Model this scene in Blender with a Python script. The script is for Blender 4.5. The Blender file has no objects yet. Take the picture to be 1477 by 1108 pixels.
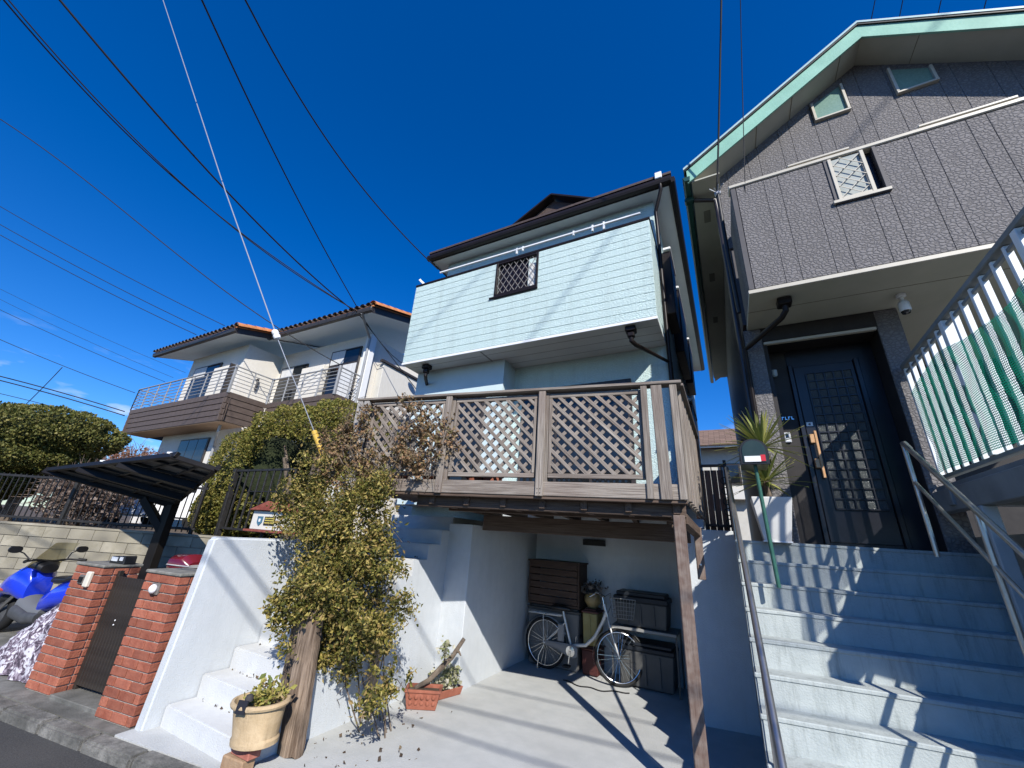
import bpy, bmesh, math, random
from mathutils import Matrix, Vector
random.seed(7)
R_ = random.Random(11)
scene = bpy.context.scene
C = scene.collection

# ------------------------------------------------------------------ camera
cam_d = bpy.data.cameras.new('camera')
cam = bpy.data.objects.new('camera', cam_d); C.objects.link(cam)
cam_d.sensor_width = 36.0
cam_d.lens = 13.77
cam_d.clip_start = 0.02
cam_d.clip_end = 3000.0
_x = Vector((0.946, 0.317, 0.065)); _f = Vector((-0.318, 0.874, 0.368)).normalized()
_x = (_x - _f * _x.dot(_f)).normalized(); _u = _x.cross(_f)
_m = Matrix((_x, _u, -_f)).transposed().to_4x4(); _m.translation = (0, 0, 1.7)
cam.matrix_world = _m
scene.camera = cam

# ------------------------------------------------------------------ light
SUN = Vector((-0.442, 0.672, -0.594)).normalized()
world = bpy.data.worlds.new('World'); scene.world = world
world.use_nodes = True
nt = world.node_tree; nt.nodes.clear()
sky = nt.nodes.new('ShaderNodeTexSky'); sky.sky_type = 'NISHITA'; sky.sun_disc = False
sky.sun_elevation = math.asin(-SUN.z)
sky.sun_rotation = math.atan2(-SUN.x, -SUN.y)
sky.altitude = 50; sky.air_density = 1.0; sky.dust_density = 0.15; sky.ozone_density = 3.0
hsv = nt.nodes.new('ShaderNodeHueSaturation'); hsv.inputs['Saturation'].default_value = 1.42; hsv.inputs['Value'].default_value = 1.0
tc = nt.nodes.new('ShaderNodeTexCoord')
# a few thin wisps of cloud low over the roofs
def wnode(t, **k):
    n = nt.nodes.new(t)
    for a, b in k.items(): setattr(n, a, b)
    return n
bg = wnode('ShaderNodeBackground'); bg.inputs['Strength'].default_value = 0.076
out = wnode('ShaderNodeOutputWorld')
nz = wnode('ShaderNodeTexNoise'); nz.inputs['Scale'].default_value = 9.0; nz.inputs['Detail'].default_value = 6.0
mp = wnode('ShaderNodeMapping'); mp.inputs['Scale'].default_value = (1, 1, 3.2); mp.inputs['Location'].default_value = (0.33, 0.12, 0.05)
rmp = wnode('ShaderNodeValToRGB'); rmp.color_ramp.elements[0].position = 0.57; rmp.color_ramp.elements[1].position = 0.74
sep = wnode('ShaderNodeSeparateXYZ')
band = wnode('ShaderNodeMapRange'); band.inputs['From Min'].default_value = 0.30; band.inputs['From Max'].default_value = 0.12
band.inputs['To Min'].default_value = 0.0; band.inputs['To Max'].default_value = 1.0
mul = wnode('ShaderNodeMath', operation='MULTIPLY')
mix = wnode('ShaderNodeMixRGB'); mix.inputs['Color2'].default_value = (10.0, 11.0, 12.5, 1)
L = nt.links.new
L(tc.outputs['Generated'], mp.inputs['Vector']); L(mp.outputs[0], nz.inputs['Vector']); L(nz.outputs['Fac'], rmp.inputs[0])
L(tc.outputs['Generated'], sep.inputs[0]); L(sep.outputs['Z'], band.inputs['Value'])
L(rmp.outputs[0], mul.inputs[0]); L(band.outputs[0], mul.inputs[1])
tint = wnode('ShaderNodeMixRGB', blend_type='MULTIPLY'); tint.inputs['Fac'].default_value = 1.0; tint.inputs['Color2'].default_value = (1.0, 1.30, 1.85, 1)
L(sky.outputs[0], hsv.inputs['Color']); L(hsv.outputs[0], tint.inputs['Color1']); L(tint.outputs[0], mix.inputs['Color1']); L(mul.outputs[0], mix.inputs['Fac'])
L(mix.outputs[0], bg.inputs['Color']); L(bg.outputs[0], out.inputs['Surface'])

sd = bpy.data.lights.new('sun', 'SUN'); sd.energy = 5.0; sd.angle = math.radians(0.53); sd.color = (1.0, 0.955, 0.89)
so = bpy.data.objects.new('sun', sd); C.objects.link(so)
so.rotation_euler = SUN.to_track_quat('-Z', 'Y').to_euler(); so.location = (6, -9, 12)

scene.view_settings.view_transform = 'Standard'; scene.view_settings.look = 'None'
scene.view_settings.exposure = 0.3; scene.view_settings.gamma = 1.0
scene.view_settings.use_curve_mapping = False
scene.render.engine = 'CYCLES'
scene.cycles.use_denoising = True
scene.cycles.max_bounces = 6; scene.cycles.diffuse_bounces = 1; scene.cycles.glossy_bounces = 3
scene.cycles.transparent_max_bounces = 12; scene.cycles.transmission_bounces = 4
scene.cycles.sample_clamp_indirect = 6.0

# ------------------------------------------------------------------ frames
ID = Matrix.Identity(4)
HF = Matrix.Rotation(math.radians(-9.0), 4, 'Z')     # the houses stand 9 degrees off the street
CF = Matrix.Rotation(math.radians(20.0), 4, 'Z')     # the block wall of the car space
def HW(a, b, z): return HF @ Vector((a, b, z))
def T(x, y, z): return Matrix.Translation((x, y, z))
def RZ(d): return Matrix.Rotation(math.radians(d), 4, 'Z')
def RX(d): return Matrix.Rotation(math.radians(d), 4, 'X')
def RY(d): return Matrix.Rotation(math.radians(d), 4, 'Y')
WM = {}

# ------------------------------------------------------------------ materials
MATS = {}
def surf(name, c1, c2=None, scale=3.0, rough=0.8, bump=0.0, bscale=40.0, metal=0.0, rv=0.0, stretch=(1, 1, 1), spec=0.35,
         big=None, bigscale=0.6, bigamt=0.5, detail=5.0, streak=None, streakamt=0.5, coat=0.0, local=False, lo=0.35, hi=0.65):
    """A worn surface: two tones broken by noise, a large-scale soiling tone, optional vertical runs of dirt, fine relief."""
    if name in MATS: return MATS[name]
    m = bpy.data.materials.new(name); m.use_nodes = True; MATS[name] = m
    t = m.node_tree; N = t.nodes; K = t.links.new
    b = N['Principled BSDF']
    b.inputs['Roughness'].default_value = rough; b.inputs['Metallic'].default_value = metal
    b.inputs['Specular IOR Level'].default_value = spec; b.inputs['Coat Weight'].default_value = coat
    tc = N.new('ShaderNodeTexCoord'); oi = N.new('ShaderNodeObjectInfo')
    mp = N.new('ShaderNodeMapping'); mp.inputs['Scale'].default_value = stretch
    vec = tc.outputs['Object']
    if local:
        ad = N.new('ShaderNodeVectorMath'); ad.operation = 'MULTIPLY_ADD'
        cb = N.new('ShaderNodeCombineXYZ')
        for i in range(3): K(oi.outputs['Random'], cb.inputs[i])
        ad.inputs[1].default_value = (37, 23, 51); K(cb.outputs[0], ad.inputs[0]); K(vec, ad.inputs[2]); vec = ad.outputs[0]
    K(vec, mp.inputs['Vector'])
    nz = N.new('ShaderNodeTexNoise'); nz.inputs['Scale'].default_value = scale; nz.inputs['Detail'].default_value = detail; nz.inputs['Roughness'].default_value = 0.6
    K(mp.outputs[0], nz.inputs['Vector'])
    rp = N.new('ShaderNodeMapRange'); rp.inputs['From Min'].default_value = lo; rp.inputs['From Max'].default_value = hi; K(nz.outputs['Fac'], rp.inputs['Value'])
    mx = N.new('ShaderNodeMixRGB'); mx.inputs['Color1'].default_value = (*c1, 1); mx.inputs['Color2'].default_value = (*(c2 or c1), 1); K(rp.outputs[0], mx.inputs['Fac'])
    col = mx.outputs[0]
    if big:
        n2 = N.new('ShaderNodeTexNoise'); n2.inputs['Scale'].default_value = bigscale; n2.inputs['Detail'].default_value = 6.0; K(vec, n2.inputs['Vector'])
        r2 = N.new('ShaderNodeMapRange'); r2.inputs['From Min'].default_value = 0.42; r2.inputs['From Max'].default_value = 0.72; r2.inputs['To Max'].default_value = bigamt; K(n2.outputs['Fac'], r2.inputs['Value'])
        m2 = N.new('ShaderNodeMixRGB'); m2.inputs['Color2'].default_value = (*big, 1); K(col, m2.inputs['Color1']); K(r2.outputs[0], m2.inputs['Fac']); col = m2.outputs[0]
    if streak:
        mp3 = N.new('ShaderNodeMapping'); mp3.inputs['Scale'].default_value = (9, 9, 1.1); K(vec, mp3.inputs['Vector'])
        n3 = N.new('ShaderNodeTexNoise'); n3.inputs['Scale'].default_value = 1.6; n3.inputs['Detail'].default_value = 8.0; n3.inputs['Roughness'].default_value = 0.75; K(mp3.outputs[0], n3.inputs['Vector'])
        r3 = N.new('ShaderNodeMapRange'); r3.inputs['From Min'].default_value = 0.50; r3.inputs['From Max'].default_value = 0.66; r3.inputs['To Max'].default_value = streakamt; K(n3.outputs['Fac'], r3.inputs['Value'])
        m3 = N.new('ShaderNodeMixRGB'); m3.inputs['Color2'].default_value = (*streak, 1); K(col, m3.inputs['Color1']); K(r3.outputs[0], m3.inputs['Fac']); col = m3.outputs[0]
    if rv:
        hv = N.new('ShaderNodeHueSaturation'); mr = N.new('ShaderNodeMapRange'); mr.inputs['To Min'].default_value = 1 - rv; mr.inputs['To Max'].default_value = 1 + rv
        K(oi.outputs['Random'], mr.inputs['Value']); K(mr.outputs[0], hv.inputs['Value']); K(col, hv.inputs['Color']); col = hv.outputs[0]
    K(col, b.inputs['Base Color'])
    if bump:
        n4 = N.new('ShaderNodeTexNoise'); n4.inputs['Scale'].default_value = bscale; n4.inputs['Detail'].default_value = 4.0; K(mp.outputs[0], n4.inputs['Vector'])
        bp = N.new('ShaderNodeBump'); bp.inputs['Strength'].default_value = bump; bp.inputs['Distance'].default_value = 0.01; K(n4.outputs['Fac'], bp.inputs['Height']); K(bp.outputs[0], b.inputs['Normal'])
    return m
def glassy(name, col=(0.02, 0.025, 0.03), rough=0.05, alpha=1.0):
    m = surf(name, col, rough=rough, spec=0.6)
    m.node_tree.nodes['Principled BSDF'].inputs['Alpha'].default_value = alpha
    return m
def clear(name, tint=(0.9, 0.95, 0.93), mixf=0.25, rough=0.05):
    """Thin clear sheet: mostly see-through with a reflective film."""
    if name in MATS: return MATS[name]
    m = bpy.data.materials.new(name); m.use_nodes = True; MATS[name] = m
    t = m.node_tree; N = t.nodes; K = t.links.new; b = N['Principled BSDF']
    b.inputs['Base Color'].default_value = (*tint, 1); b.inputs['Roughness'].default_value = rough
    tr = N.new('ShaderNodeBsdfTransparent'); tr.inputs[0].default_value = (*tint, 1)
    ms = N.new('ShaderNodeMixShader'); ms.inputs[0].default_value = mixf
    K(tr.outputs[0], ms.inputs[1]); K(b.outputs[0], ms.inputs[2]); K(ms.outputs[0], N['Material Output'].inputs['Surface'])
    return m
def leafmat(name, cols, rough=0.55, trans=0.25):
    """Leaves: each leaf takes its own tone out of a small palette and lets some light through."""
    if name in MATS: return MATS[name]
    m = bpy.data.materials.new(name); m.use_nodes = True; MATS[name] = m
    t = m.node_tree; N = t.nodes; K = t.links.new; b = N['Principled BSDF']
    g = N.new('ShaderNodeNewGeometry'); rp = N.new('ShaderNodeValToRGB'); rp.color_ramp.interpolation = 'LINEAR'
    e = rp.color_ramp.elements
    while len(e) < len(cols): e.new(0.5)
    for i, c in enumerate(cols): e[i].position = i / (len(cols) - 1); e[i].color = (*c, 1)
    K(g.outputs['Random Per Island'], rp.inputs[0]); K(rp.outputs[0], b.inputs['Base Color'])
    b.inputs['Roughness'].default_value = rough; b.inputs['Specular IOR Level'].default_value = 0.3
    tl = N.new('ShaderNodeBsdfTranslucent'); K(rp.outputs[0], tl.inputs[0])
    ms = N.new('ShaderNodeMixShader'); ms.inputs[0].default_value = trans
    K(b.outputs[0], ms.inputs[1]); K(tl.outputs[0], ms.inputs[2]); K(ms.outputs[0], N['Material Output'].inputs['Surface'])
    return m

asphalt = surf('asphalt', (0.038, 0.038, 0.038), (0.075, 0.074, 0.07), scale=90, rough=0.95, bump=0.5, bscale=160, big=(0.09, 0.087, 0.08), bigscale=0.9, bigamt=0.5)
apron_m = surf('apron_concrete', (0.45, 0.465, 0.455), (0.51, 0.52, 0.505), scale=5, rough=0.9, bump=0.5, bscale=90, big=(0.36, 0.36, 0.34), bigscale=1.3, bigamt=0.45)
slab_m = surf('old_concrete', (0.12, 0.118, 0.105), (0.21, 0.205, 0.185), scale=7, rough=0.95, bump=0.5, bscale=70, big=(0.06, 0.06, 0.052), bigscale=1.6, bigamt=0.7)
kerb_m = surf('kerb_concrete', (0.12, 0.117, 0.105), (0.25, 0.24, 0.215), scale=14, rough=0.95, bump=0.7, bscale=90, big=(0.05, 0.05, 0.044), bigscale=2.5, bigamt=0.8)
soil = surf('soil', (0.07, 0.05, 0.035), (0.13, 0.10, 0.07), scale=8, rough=1.0, bump=0.8, bscale=40)
render_w = surf('painted_render', (0.56, 0.595, 0.615), (0.60, 0.63, 0.645), scale=9, rough=0.85, bump=0.45, bscale=110, big=(0.47, 0.49, 0.49), bigscale=1.1, bigamt=0.6, streak=(0.36, 0.37, 0.36), streakamt=0.13)
tread_w = surf('painted_tread', (0.57, 0.58, 0.575), (0.62, 0.63, 0.615), scale=7, rough=0.85, bump=0.4, bscale=90, big=(0.44, 0.44, 0.42), bigscale=1.8, bigamt=0.45)
step_c = surf('stained_step_concrete', (0.39, 0.43, 0.415), (0.46, 0.50, 0.48), scale=6, rough=0.9, bump=0.4, bscale=80, big=(0.30, 0.325, 0.33), bigscale=1.4, bigamt=0.6, streak=(0.12, 0.135, 0.12), streakamt=0.42)
wood = surf('weathered_deck_wood', (0.165, 0.137, 0.112), (0.33, 0.29, 0.245), scale=3.0, rough=0.85, bump=0.6, bscale=6, stretch=(1.0, 22, 22), rv=0.16, local=True, big=(0.15, 0.105, 0.085), bigscale=1.2, bigamt=0.6)
wood_d = surf('dark_beam_wood', (0.075, 0.048, 0.034), (0.14, 0.10, 0.075), scale=3.0, rough=0.8, bump=0.5, bscale=6, stretch=(1.0, 20, 20), rv=0.15, local=True)
wood_p = surf('brown_post_wood', (0.115, 0.075, 0.058), (0.175, 0.125, 0.10), scale=3.0, rough=0.75, bump=0.4, bscale=6, stretch=(1.0, 18, 18), local=True, big=(0.33, 0.29, 0.25), bigscale=14, bigamt=0.35)
log_m = surf('old_sleeper_wood', (0.10, 0.065, 0.042), (0.34, 0.255, 0.185), scale=2.6, rough=0.95, bump=1.0, bscale=5, stretch=(0.9, 16, 16), local=True, big=(0.05, 0.035, 0.025), bigscale=3, bigamt=0.7)
gutter_m = surf('black_brown_gutter', (0.010, 0.007, 0.006), (0.016, 0.011, 0.010), rough=0.42, spec=0.25)
soffit_w = surf('white_soffit', (0.62, 0.63, 0.61), (0.66, 0.67, 0.65), scale=3, rough=0.7)
roof_b = surf('dark_roof', (0.06, 0.04, 0.034), (0.09, 0.065, 0.055), scale=20, rough=0.6)
brass = surf('handle_wood', (0.55, 0.30, 0.13), (0.62, 0.38, 0.2), scale=30, rough=0.35, spec=0.5)
steel = surf('stainless_pipe', (0.42, 0.41, 0.39), (0.5, 0.49, 0.47), scale=12, rough=0.32, metal=0.9, spec=0.5)
iron = surf('black_iron', (0.014, 0.013, 0.012), (0.03, 0.028, 0.026), scale=20, rough=0.5, spec=0.4)
white_p = surf('white_paint', (0.76, 0.77, 0.76), (0.80, 0.80, 0.79), scale=6, rough=0.45)
black_pl = surf('black_plastic', (0.014, 0.014, 0.015), rough=0.4, spec=0.45)
rubber = surf('rubber', (0.012, 0.012, 0.012), rough=0.75)
chrome = surf('chrome', (0.62, 0.62, 0.62), rough=0.18, metal=1.0)
silver = surf('silver_paint', (0.62, 0.62, 0.60), rough=0.3, metal=0.25)
cable_m = surf('black_cable', (0.012, 0.012, 0.013), rough=0.6)
galv = surf('galvanised_wire', (0.42, 0.43, 0.44), rough=0.45, metal=0.6)
terra = surf('terracotta', (0.26, 0.085, 0.05), (0.34, 0.125, 0.08), scale=12, rough=0.9, bump=0.3, bscale=60)
glass_d = glassy('dark_glass', (0.012, 0.014, 0.016), 0.04)
bark = surf('bark', (0.10, 0.075, 0.055), (0.2, 0.16, 0.12), scale=14, rough=0.95, bump=0.8, bscale=30)

# ------------------------------------------------------------------ mesh helpers
class MB:
    """Collects simple shapes in one frame; build() links them as one mesh object."""
    def __init__(s, M=ID): s.v = []; s.f = []; s.M = M
    def add(s, vs, fs):
        o = len(s.v); s.v += [s.M @ Vector(p) for p in vs]; s.f += [tuple(i + o for i in f) for f in fs]; return s
    def box(s, x0, x1, y0, y1, z0, z1):
        return s.add([(x0,y0,z0),(x1,y0,z0),(x1,y1,z0),(x0,y1,z0),(x0,y0,z1),(x1,y0,z1),(x1,y1,z1),(x0,y1,z1)],
                     [(0,3,2,1),(4,5,6,7),(0,1,5,4),(1,2,6,5),(2,3,7,6),(3,0,4,7)])
    def prism(s, poly, axis, a, b):
        """Outline poly in the two other axes, pushed along axis from a to b."""
        n = len(poly)
        def P(u, v, w): return {'x': (w, u, v), 'y': (u, w, v), 'z': (u, v, w)}[axis]
        vs = [P(u, v, a) for u, v in poly] + [P(u, v, b) for u, v in poly]
        fs = [tuple(range(n))[::-1], tuple(range(n, 2 * n))] + [(i, (i + 1) % n, n + (i + 1) % n, n + i) for i in range(n)]
        return s.add(vs, fs)
    def beam(s, p, q, w, t, up=(0, 0, 1)):
        p, q = Vector(p), Vector(q); x = (q - p).normalized(); u = Vector(up)
        y = u.cross(x)
        if y.length < 1e-4: y = Vector((0, 1, 0)).cross(x)
        y.normalize(); z = x.cross(y)
        vs = [e + y * a * w / 2 + z * b * t / 2 for e in (p, q) for a, b in ((-1,-1),(1,-1),(1,1),(-1,1))]
        return s.add(vs, [(0,3,2,1),(4,5,6,7),(0,1,5,4),(1,2,6,5),(2,3,7,6),(3,0,4,7)])
    def tube(s, pts, r, n=8, caps=True):
        pts = [Vector(p) for p in pts]; rs = r if isinstance(r, (list, tuple)) else [r] * len(pts)
        d0 = (pts[1] - pts[0]).normalized(); a = d0.orthogonal().normalized(); rings = []
        for i, p in enumerate(pts):
            d = ((pts[min(i + 1, len(pts) - 1)] - pts[max(i - 1, 0)])).normalized()
            a = (a - d * a.dot(d)).normalized(); b = d.cross(a)
            rings.append([p + (a * math.cos(2 * math.pi * k / n) + b * math.sin(2 * math.pi * k / n)) * rs[i] for k in range(n)])
        return s.rings(rings, True, caps)
    def rings(s, rings, closed=True, caps=True):
        n = len(rings[0]); vs = [p for r in rings for p in r]; fs = []
        for i in range(len(rings) - 1):
            for k in range(n if closed else n - 1):
                k2 = (k + 1) % n; fs.append((i*n+k, i*n+k2, (i+1)*n+k2, (i+1)*n+k))
        if caps: fs.append(tuple(range(n))[::-1]); fs.append(tuple((len(rings)-1)*n + k for k in range(n)))
        return s.add(vs, fs)
    def lathe(s, prof, n=24, c=(0, 0, 0), sx=1.0, sy=1.0):
        c = Vector(c)
        return s.rings([[c + Vector((r*sx*math.cos(2*math.pi*k/n), r*sy*math.sin(2*math.pi*k/n), z)) for k in range(n)] for r, z in prof])
    def torus(s, R, r, n=40, m=8, c=(0, 0, 0), axis='y'):
        vs = []; fs = []
        for i in range(n):
            t = 2*math.pi*i/n
            for j in range(m):
                u = 2*math.pi*j/m; d = R + r*math.cos(u); w = r*math.sin(u)
                p = (d*math.cos(t), w, d*math.sin(t)) if axis == 'y' else (d*math.cos(t), d*math.sin(t), w)
                vs.append(Vector(p) + Vector(c))
        for i in range(n):
            for j in range(m):
                fs.append((i*m+j, ((i+1)%n)*m+j, ((i+1)%n)*m+(j+1)%m, i*m+(j+1)%m))
        return s.add(vs, fs)
    def body(s, secs, n=20, p=2.4):
        """A skin over cross-sections (x, yc, zc, half width, half height): faired bodywork."""
        rr = []
        for x, yc, zc, hw, hh in secs:
            r = []
            for k in range(n):
                t = 2*math.pi*k/n; c_, s_ = math.cos(t), math.sin(t)
                r.append(Vector((x, yc + hw*math.copysign(abs(c_)**(2/p), c_), zc + hh*math.copysign(abs(s_)**(2/p), s_))))
            rr.append(r)
        return s.rings(rr)
    def build(s, name, m, parent=None, bevel=0.0, smooth=False, seg=1, **tags):
        me = bpy.data.meshes.new(name); me.from_pydata([tuple(v) for v in s.v], [], s.f); me.validate()
        bm = bmesh.new(); bm.from_mesh(me)
        bmesh.ops.recalc_face_normals(bm, faces=bm.faces)
        if bevel:
            es = [e for e in bm.edges if len(e.link_faces) == 2 and e.calc_face_angle(0) > 0.5]
            bmesh.ops.bevel(bm, geom=es, offset=bevel, segments=seg, affect='EDGES', clamp_overlap=True)
        bm.to_mesh(me); bm.free()
        if smooth:
            me.polygons.foreach_set('use_smooth', [True] * len(me.polygons)); me.update()
            if smooth != 'all': me.set_sharp_from_angle(angle=math.radians(40))
        me.materials.append(m)
        return link(name, me, ID, parent, **tags)
def link(name, me, M, parent=None, **tags):
    o = bpy.data.objects.new(name, me); C.objects.link(o); WM[o.name] = M.copy()
    if parent is not None:
        o.parent = parent; o.matrix_parent_inverse = WM[parent.name].inverted()
    o.matrix_basis = M
    for k, v in tags.items(): o[k] = v
    return o
def thing(name, loc, label, cat, group=None, M=None):
    """An Empty at a thing's base that carries its parts."""
    o = bpy.data.objects.new(name, None); C.objects.link(o); o.empty_display_size = 0.1
    mm = M if M is not None else Matrix.Translation(loc); o.matrix_basis = mm; WM[o.name] = mm.copy()
    o['label'] = label; o['category'] = cat
    if group: o['group'] = group
    return o
def tag(o, label, cat, group=None):
    o['label'] = label; o['category'] = cat
    if group: o['group'] = group
    return o
PL = {}
def plank(name, m, parent, p, q, w, t, up=(0, 0, 1), F=ID, bevel=0.004, **tags):
    """A straight board or bar from p to q (frame F), w across and t thick; alike boards share their mesh."""
    p, q = F @ Vector(p), F @ Vector(q); up = F.to_3x3() @ Vector(up)
    x = (q - p); Ln = x.length; x.normalize(); y = up.cross(x)
    if y.length < 1e-4: y = (F.to_3x3() @ Vector((0, 1, 0))).cross(x)
    y.normalize(); z = x.cross(y)
    key = (round(Ln, 3), round(w, 4), round(t, 4), bevel, m.name)
    me = PL.get(key)
    if me is None:
        bm = bmesh.new(); bmesh.ops.create_cube(bm, size=1.0)
        for v in bm.verts: v.co = Vector((v.co.x * Ln, v.co.y * w, v.co.z * t))
        if bevel: bmesh.ops.bevel(bm, geom=bm.edges[:], offset=min(bevel, w / 4, t / 4), segments=1, affect='EDGES')
        me = bpy.data.meshes.new(name); bm.to_mesh(me); bm.free(); me.materials.append(m); PL[key] = me
    M = Matrix((x, y, z)).transposed().to_4x4(); M.translation = (p + q) / 2
    return link(name, me, M, parent, **tags)
def structure(o): o['kind'] = 'structure'; return o
def catenary(p, q, sag, n=14):
    p, q = Vector(p), Vector(q)
    return [p.lerp(q, i / n) - Vector((0, 0, sag * 4 * (i / n) * (1 - i / n))) for i in range(n + 1)]
def leaves(name, m, pts, size, parent=None, flat=0.0, aspect=0.45, rnd=R_, droop=0.0, **tags):
    """Leaf-sized folded faces at the given (position, outward direction) pairs."""
    vs = []; fs = []
    for p, nrm in pts:
        p = Vector(p); s = size * rnd.choice((0.55, 0.8, 1.0, 1.0, 1.25, 1.5)) * rnd.uniform(0.85, 1.15)
        d = Vector((rnd.gauss(0, 1), rnd.gauss(0, 1), rnd.gauss(0, 1) - droop)); nrm = Vector(nrm)
        d = (d.normalized() + nrm * flat).normalized()
        sd_ = d.cross(Vector((rnd.gauss(0, 1), rnd.gauss(0, 1), rnd.gauss(0, 1) + 0.6)))
        if sd_.length < 1e-3: continue
        sd_.normalize(); w = sd_ * s * aspect; up = d.cross(sd_) * s * 0.15
        o = len(vs); vs += [p, p + d * s * 0.5 + w + up, p + d * s, p + d * s * 0.5 - w + up]; fs += [(o, o+1, o+2), (o, o+2, o+3)]
    me = bpy.data.meshes.new(name); me.from_pydata([tuple(v) for v in vs], [], fs); me.materials.append(m)
    return link(name, me, ID, parent, **tags)
def blob_pts(blobs, n, shell=0.35, rnd=R_, cut=None):
    """Points spread through the outer layers of a group of ellipsoids (c, r), none of them inside a neighbour's core."""
    w = [b[1][0]*b[1][1] + b[1][1]*b[1][2] + b[1][0]*b[1][2] for b in blobs]; tot = sum(w); out_ = []
    for (c, r), wi in zip(blobs, w):
        for _ in range(int(n * wi / tot)):
            d = Vector((rnd.gauss(0, 1), rnd.gauss(0, 1), rnd.gauss(0, 1))).normalized(); k = 1 - shell * rnd.random() ** 1.6
            k *= 1 + 0.06 * math.sin(d.x * 9 + c[0]) * math.sin(d.z * 8 + c[2]) + 0.04 * math.sin(d.y * 17 + d.x * 13)
            p = Vector(c) + Vector((d.x*r[0], d.y*r[1], d.z*r[2])) * k
            if any(b is not None and b[0] != c and sum(((p[i]-b[0][i])/b[1][i])**2 for i in range(3)) < 0.5 for b in blobs): continue
            if cut and cut(p): continue
            out_.append((p, Vector((d.x/r[0], d.y/r[1], d.z/r[2])).normalized()))
    return out_

# ================================================================== ground
structure(MB().box(-400, 400, -300, 2.70, -0.5, -0.08).build('road', asphalt))
structure(MB().box(-400, 400, 14, 900, -0.6, 1.2).build('ground', soil))
structure(MB().prism([(-4.28, 2.84), (6, 2.84), (6, 7.6), (-4.0, 7.6)], 'z', -0.3, 0.0).build('driveway', apron_m))
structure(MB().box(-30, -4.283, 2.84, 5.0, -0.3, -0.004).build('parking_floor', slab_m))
kb = structure(MB().box(-30, 8, 2.702, 2.838, -0.4, -0.085).build('kerb', kerb_m))
for i in range(24):
    x0 = -11.0 + i * 0.6 + R_.uniform(-.004, .004)
    if x0 > -1.5: continue
    MB().box(x0 + .006, x0 + .594, 2.69 + R_.uniform(-.006, .006), 2.836, -0.2, 0.0 + R_.uniform(-.006, .004)).build('kerb_stone', kerb_m, kb, bevel=0.018, seg=2)
# raised garden on the left, behind its block wall, and the terrace between the two houses
gp = [CF @ Vector((-60, 7.62, 0)), CF @ Vector((-4.0, 7.62, 0)), HW(-4.7, 5.3, 0), HW(-4.7, 30, 0), Vector((-60, 40, 0))]
structure(MB().prism([(p.x, p.y) for p in gp], 'z', -0.2, 1.36).build('garden_ground', soil))
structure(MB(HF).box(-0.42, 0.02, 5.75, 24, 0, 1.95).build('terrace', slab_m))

# ================================================================== garage under the terrace
gw = thing('garage_wall', HW(-1.8, 6.0, 0), 'light grey rendered walls of the open garage under the wooden deck', 'garage')
MB(HF).box(-3.42, -3.04, 4.68, 6.95, -.1, 1.85).build('side_wall', render_w, gw, bevel=.006)
MB(HF).box(-3.04, -0.40, 6.78, 7.0, -.1, 2.3).build('back_wall', render_w, gw)
MB().prism([(0.30, 5.60), (0.93, 5.62), (0.99, 6.0), (0.42, 6.0)], 'z', -.1, 1.965).build('pier', render_w, gw, bevel=.006)
MB(HF).box(-0.60, -0.38, 5.72, 7.0, -.1, 2.0).build('side_wall', render_w, gw)
MB(HF).box(-3.40, -0.30, 5.85, 7.0, 1.99, 2.10).build('ceiling', render_w, gw)
v = MB(HF).box(-2.19, -1.82, 6.735, 6.78, 1.69, 1.78).build('vent', black_pl, gw, bevel=.004)
for i in range(4): MB(HF).box(-2.17, -1.84, 6.725, 6.735, 1.705 + i*.018, 1.713 + i*.018).build('slat', iron, v)

# ================================================================== white staircase and its wall
ws = thing('white_staircase', HW(-4.0, 2.5, 0), 'white painted outdoor steps climbing beside the vine covered sleepers', 'stairs')
for i in range(11):
    z = .155 + .178 * i; y = 2.40 + .235 * i
    y1 = y + .30 if i < 10 else 7.0
    MB(HF).box(-4.575, -3.41 - (.002 if i % 2 else 0), y, y1, -.1 if i < 4 else z - .75, z).build('step', tread_w, ws, bevel=.012, seg=2)
prof_ = [(2.395, -.05)]
for i in range(10):
    prof_ += [(2.395 + .235 * i, .15 + .178 * i), (2.395 + .235 * (i + 1), .15 + .178 * i)]
prof_ += [(4.72, 1.752), (4.72, -.05)]
MB(HF).prism(prof_, 'x', -3.42, -3.404).build('side_face', render_w, ws)
wl = MB(HF).prism([(2.26, -.05), (5.6, -.05), (5.6, 1.53), (2.40, 1.53), (2.36, 1.515)], 'x', -4.69, -4.577).build('white_wall', render_w, None, bevel=.02, seg=3)
tag(wl, 'tall smooth white garden wall running up beside the white steps', 'wall')

# ================================================================== concrete staircase of the grey house
cs = thing('concrete_staircase', (1.4, 3.2, 0), 'wide stained concrete steps rising to the grey house door', 'stairs')
def xl(y): return y * .158 + .035
for k in range(10):
    z = 1.85 - .19 * k; y = 5.0 - .22 * k; y1 = y + .30 if k else 5.95
    MB().prism([(xl(y), y), (3.3, y), (3.3, y1), (xl(y1), y1)], 'z', max(-.1, z - .6) if k > 2 else z - .8, z).build('step', step_c, cs, bevel=.012, seg=2)
    MB().prism([(xl(y) - .004, y - .008), (3.29, y - .008), (3.29, y + .02), (xl(y) - .004, y + .02)], 'z', z - .028, z + .002).build('nosing', step_c, cs, bevel=.006)
MB().prism([(xl(3.3), 3.3), (3.25, 3.3), (3.25, 5.9), (xl(5.9), 5.9)], 'z', -.1, .12).build('base', step_c, cs)
MB().prism([(3.4, -.1), (5.9, -.1), (5.9, 1.45), (5.0, 1.45)], 'x', 1.0, 3.2).build('core', step_c, cs)

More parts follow.
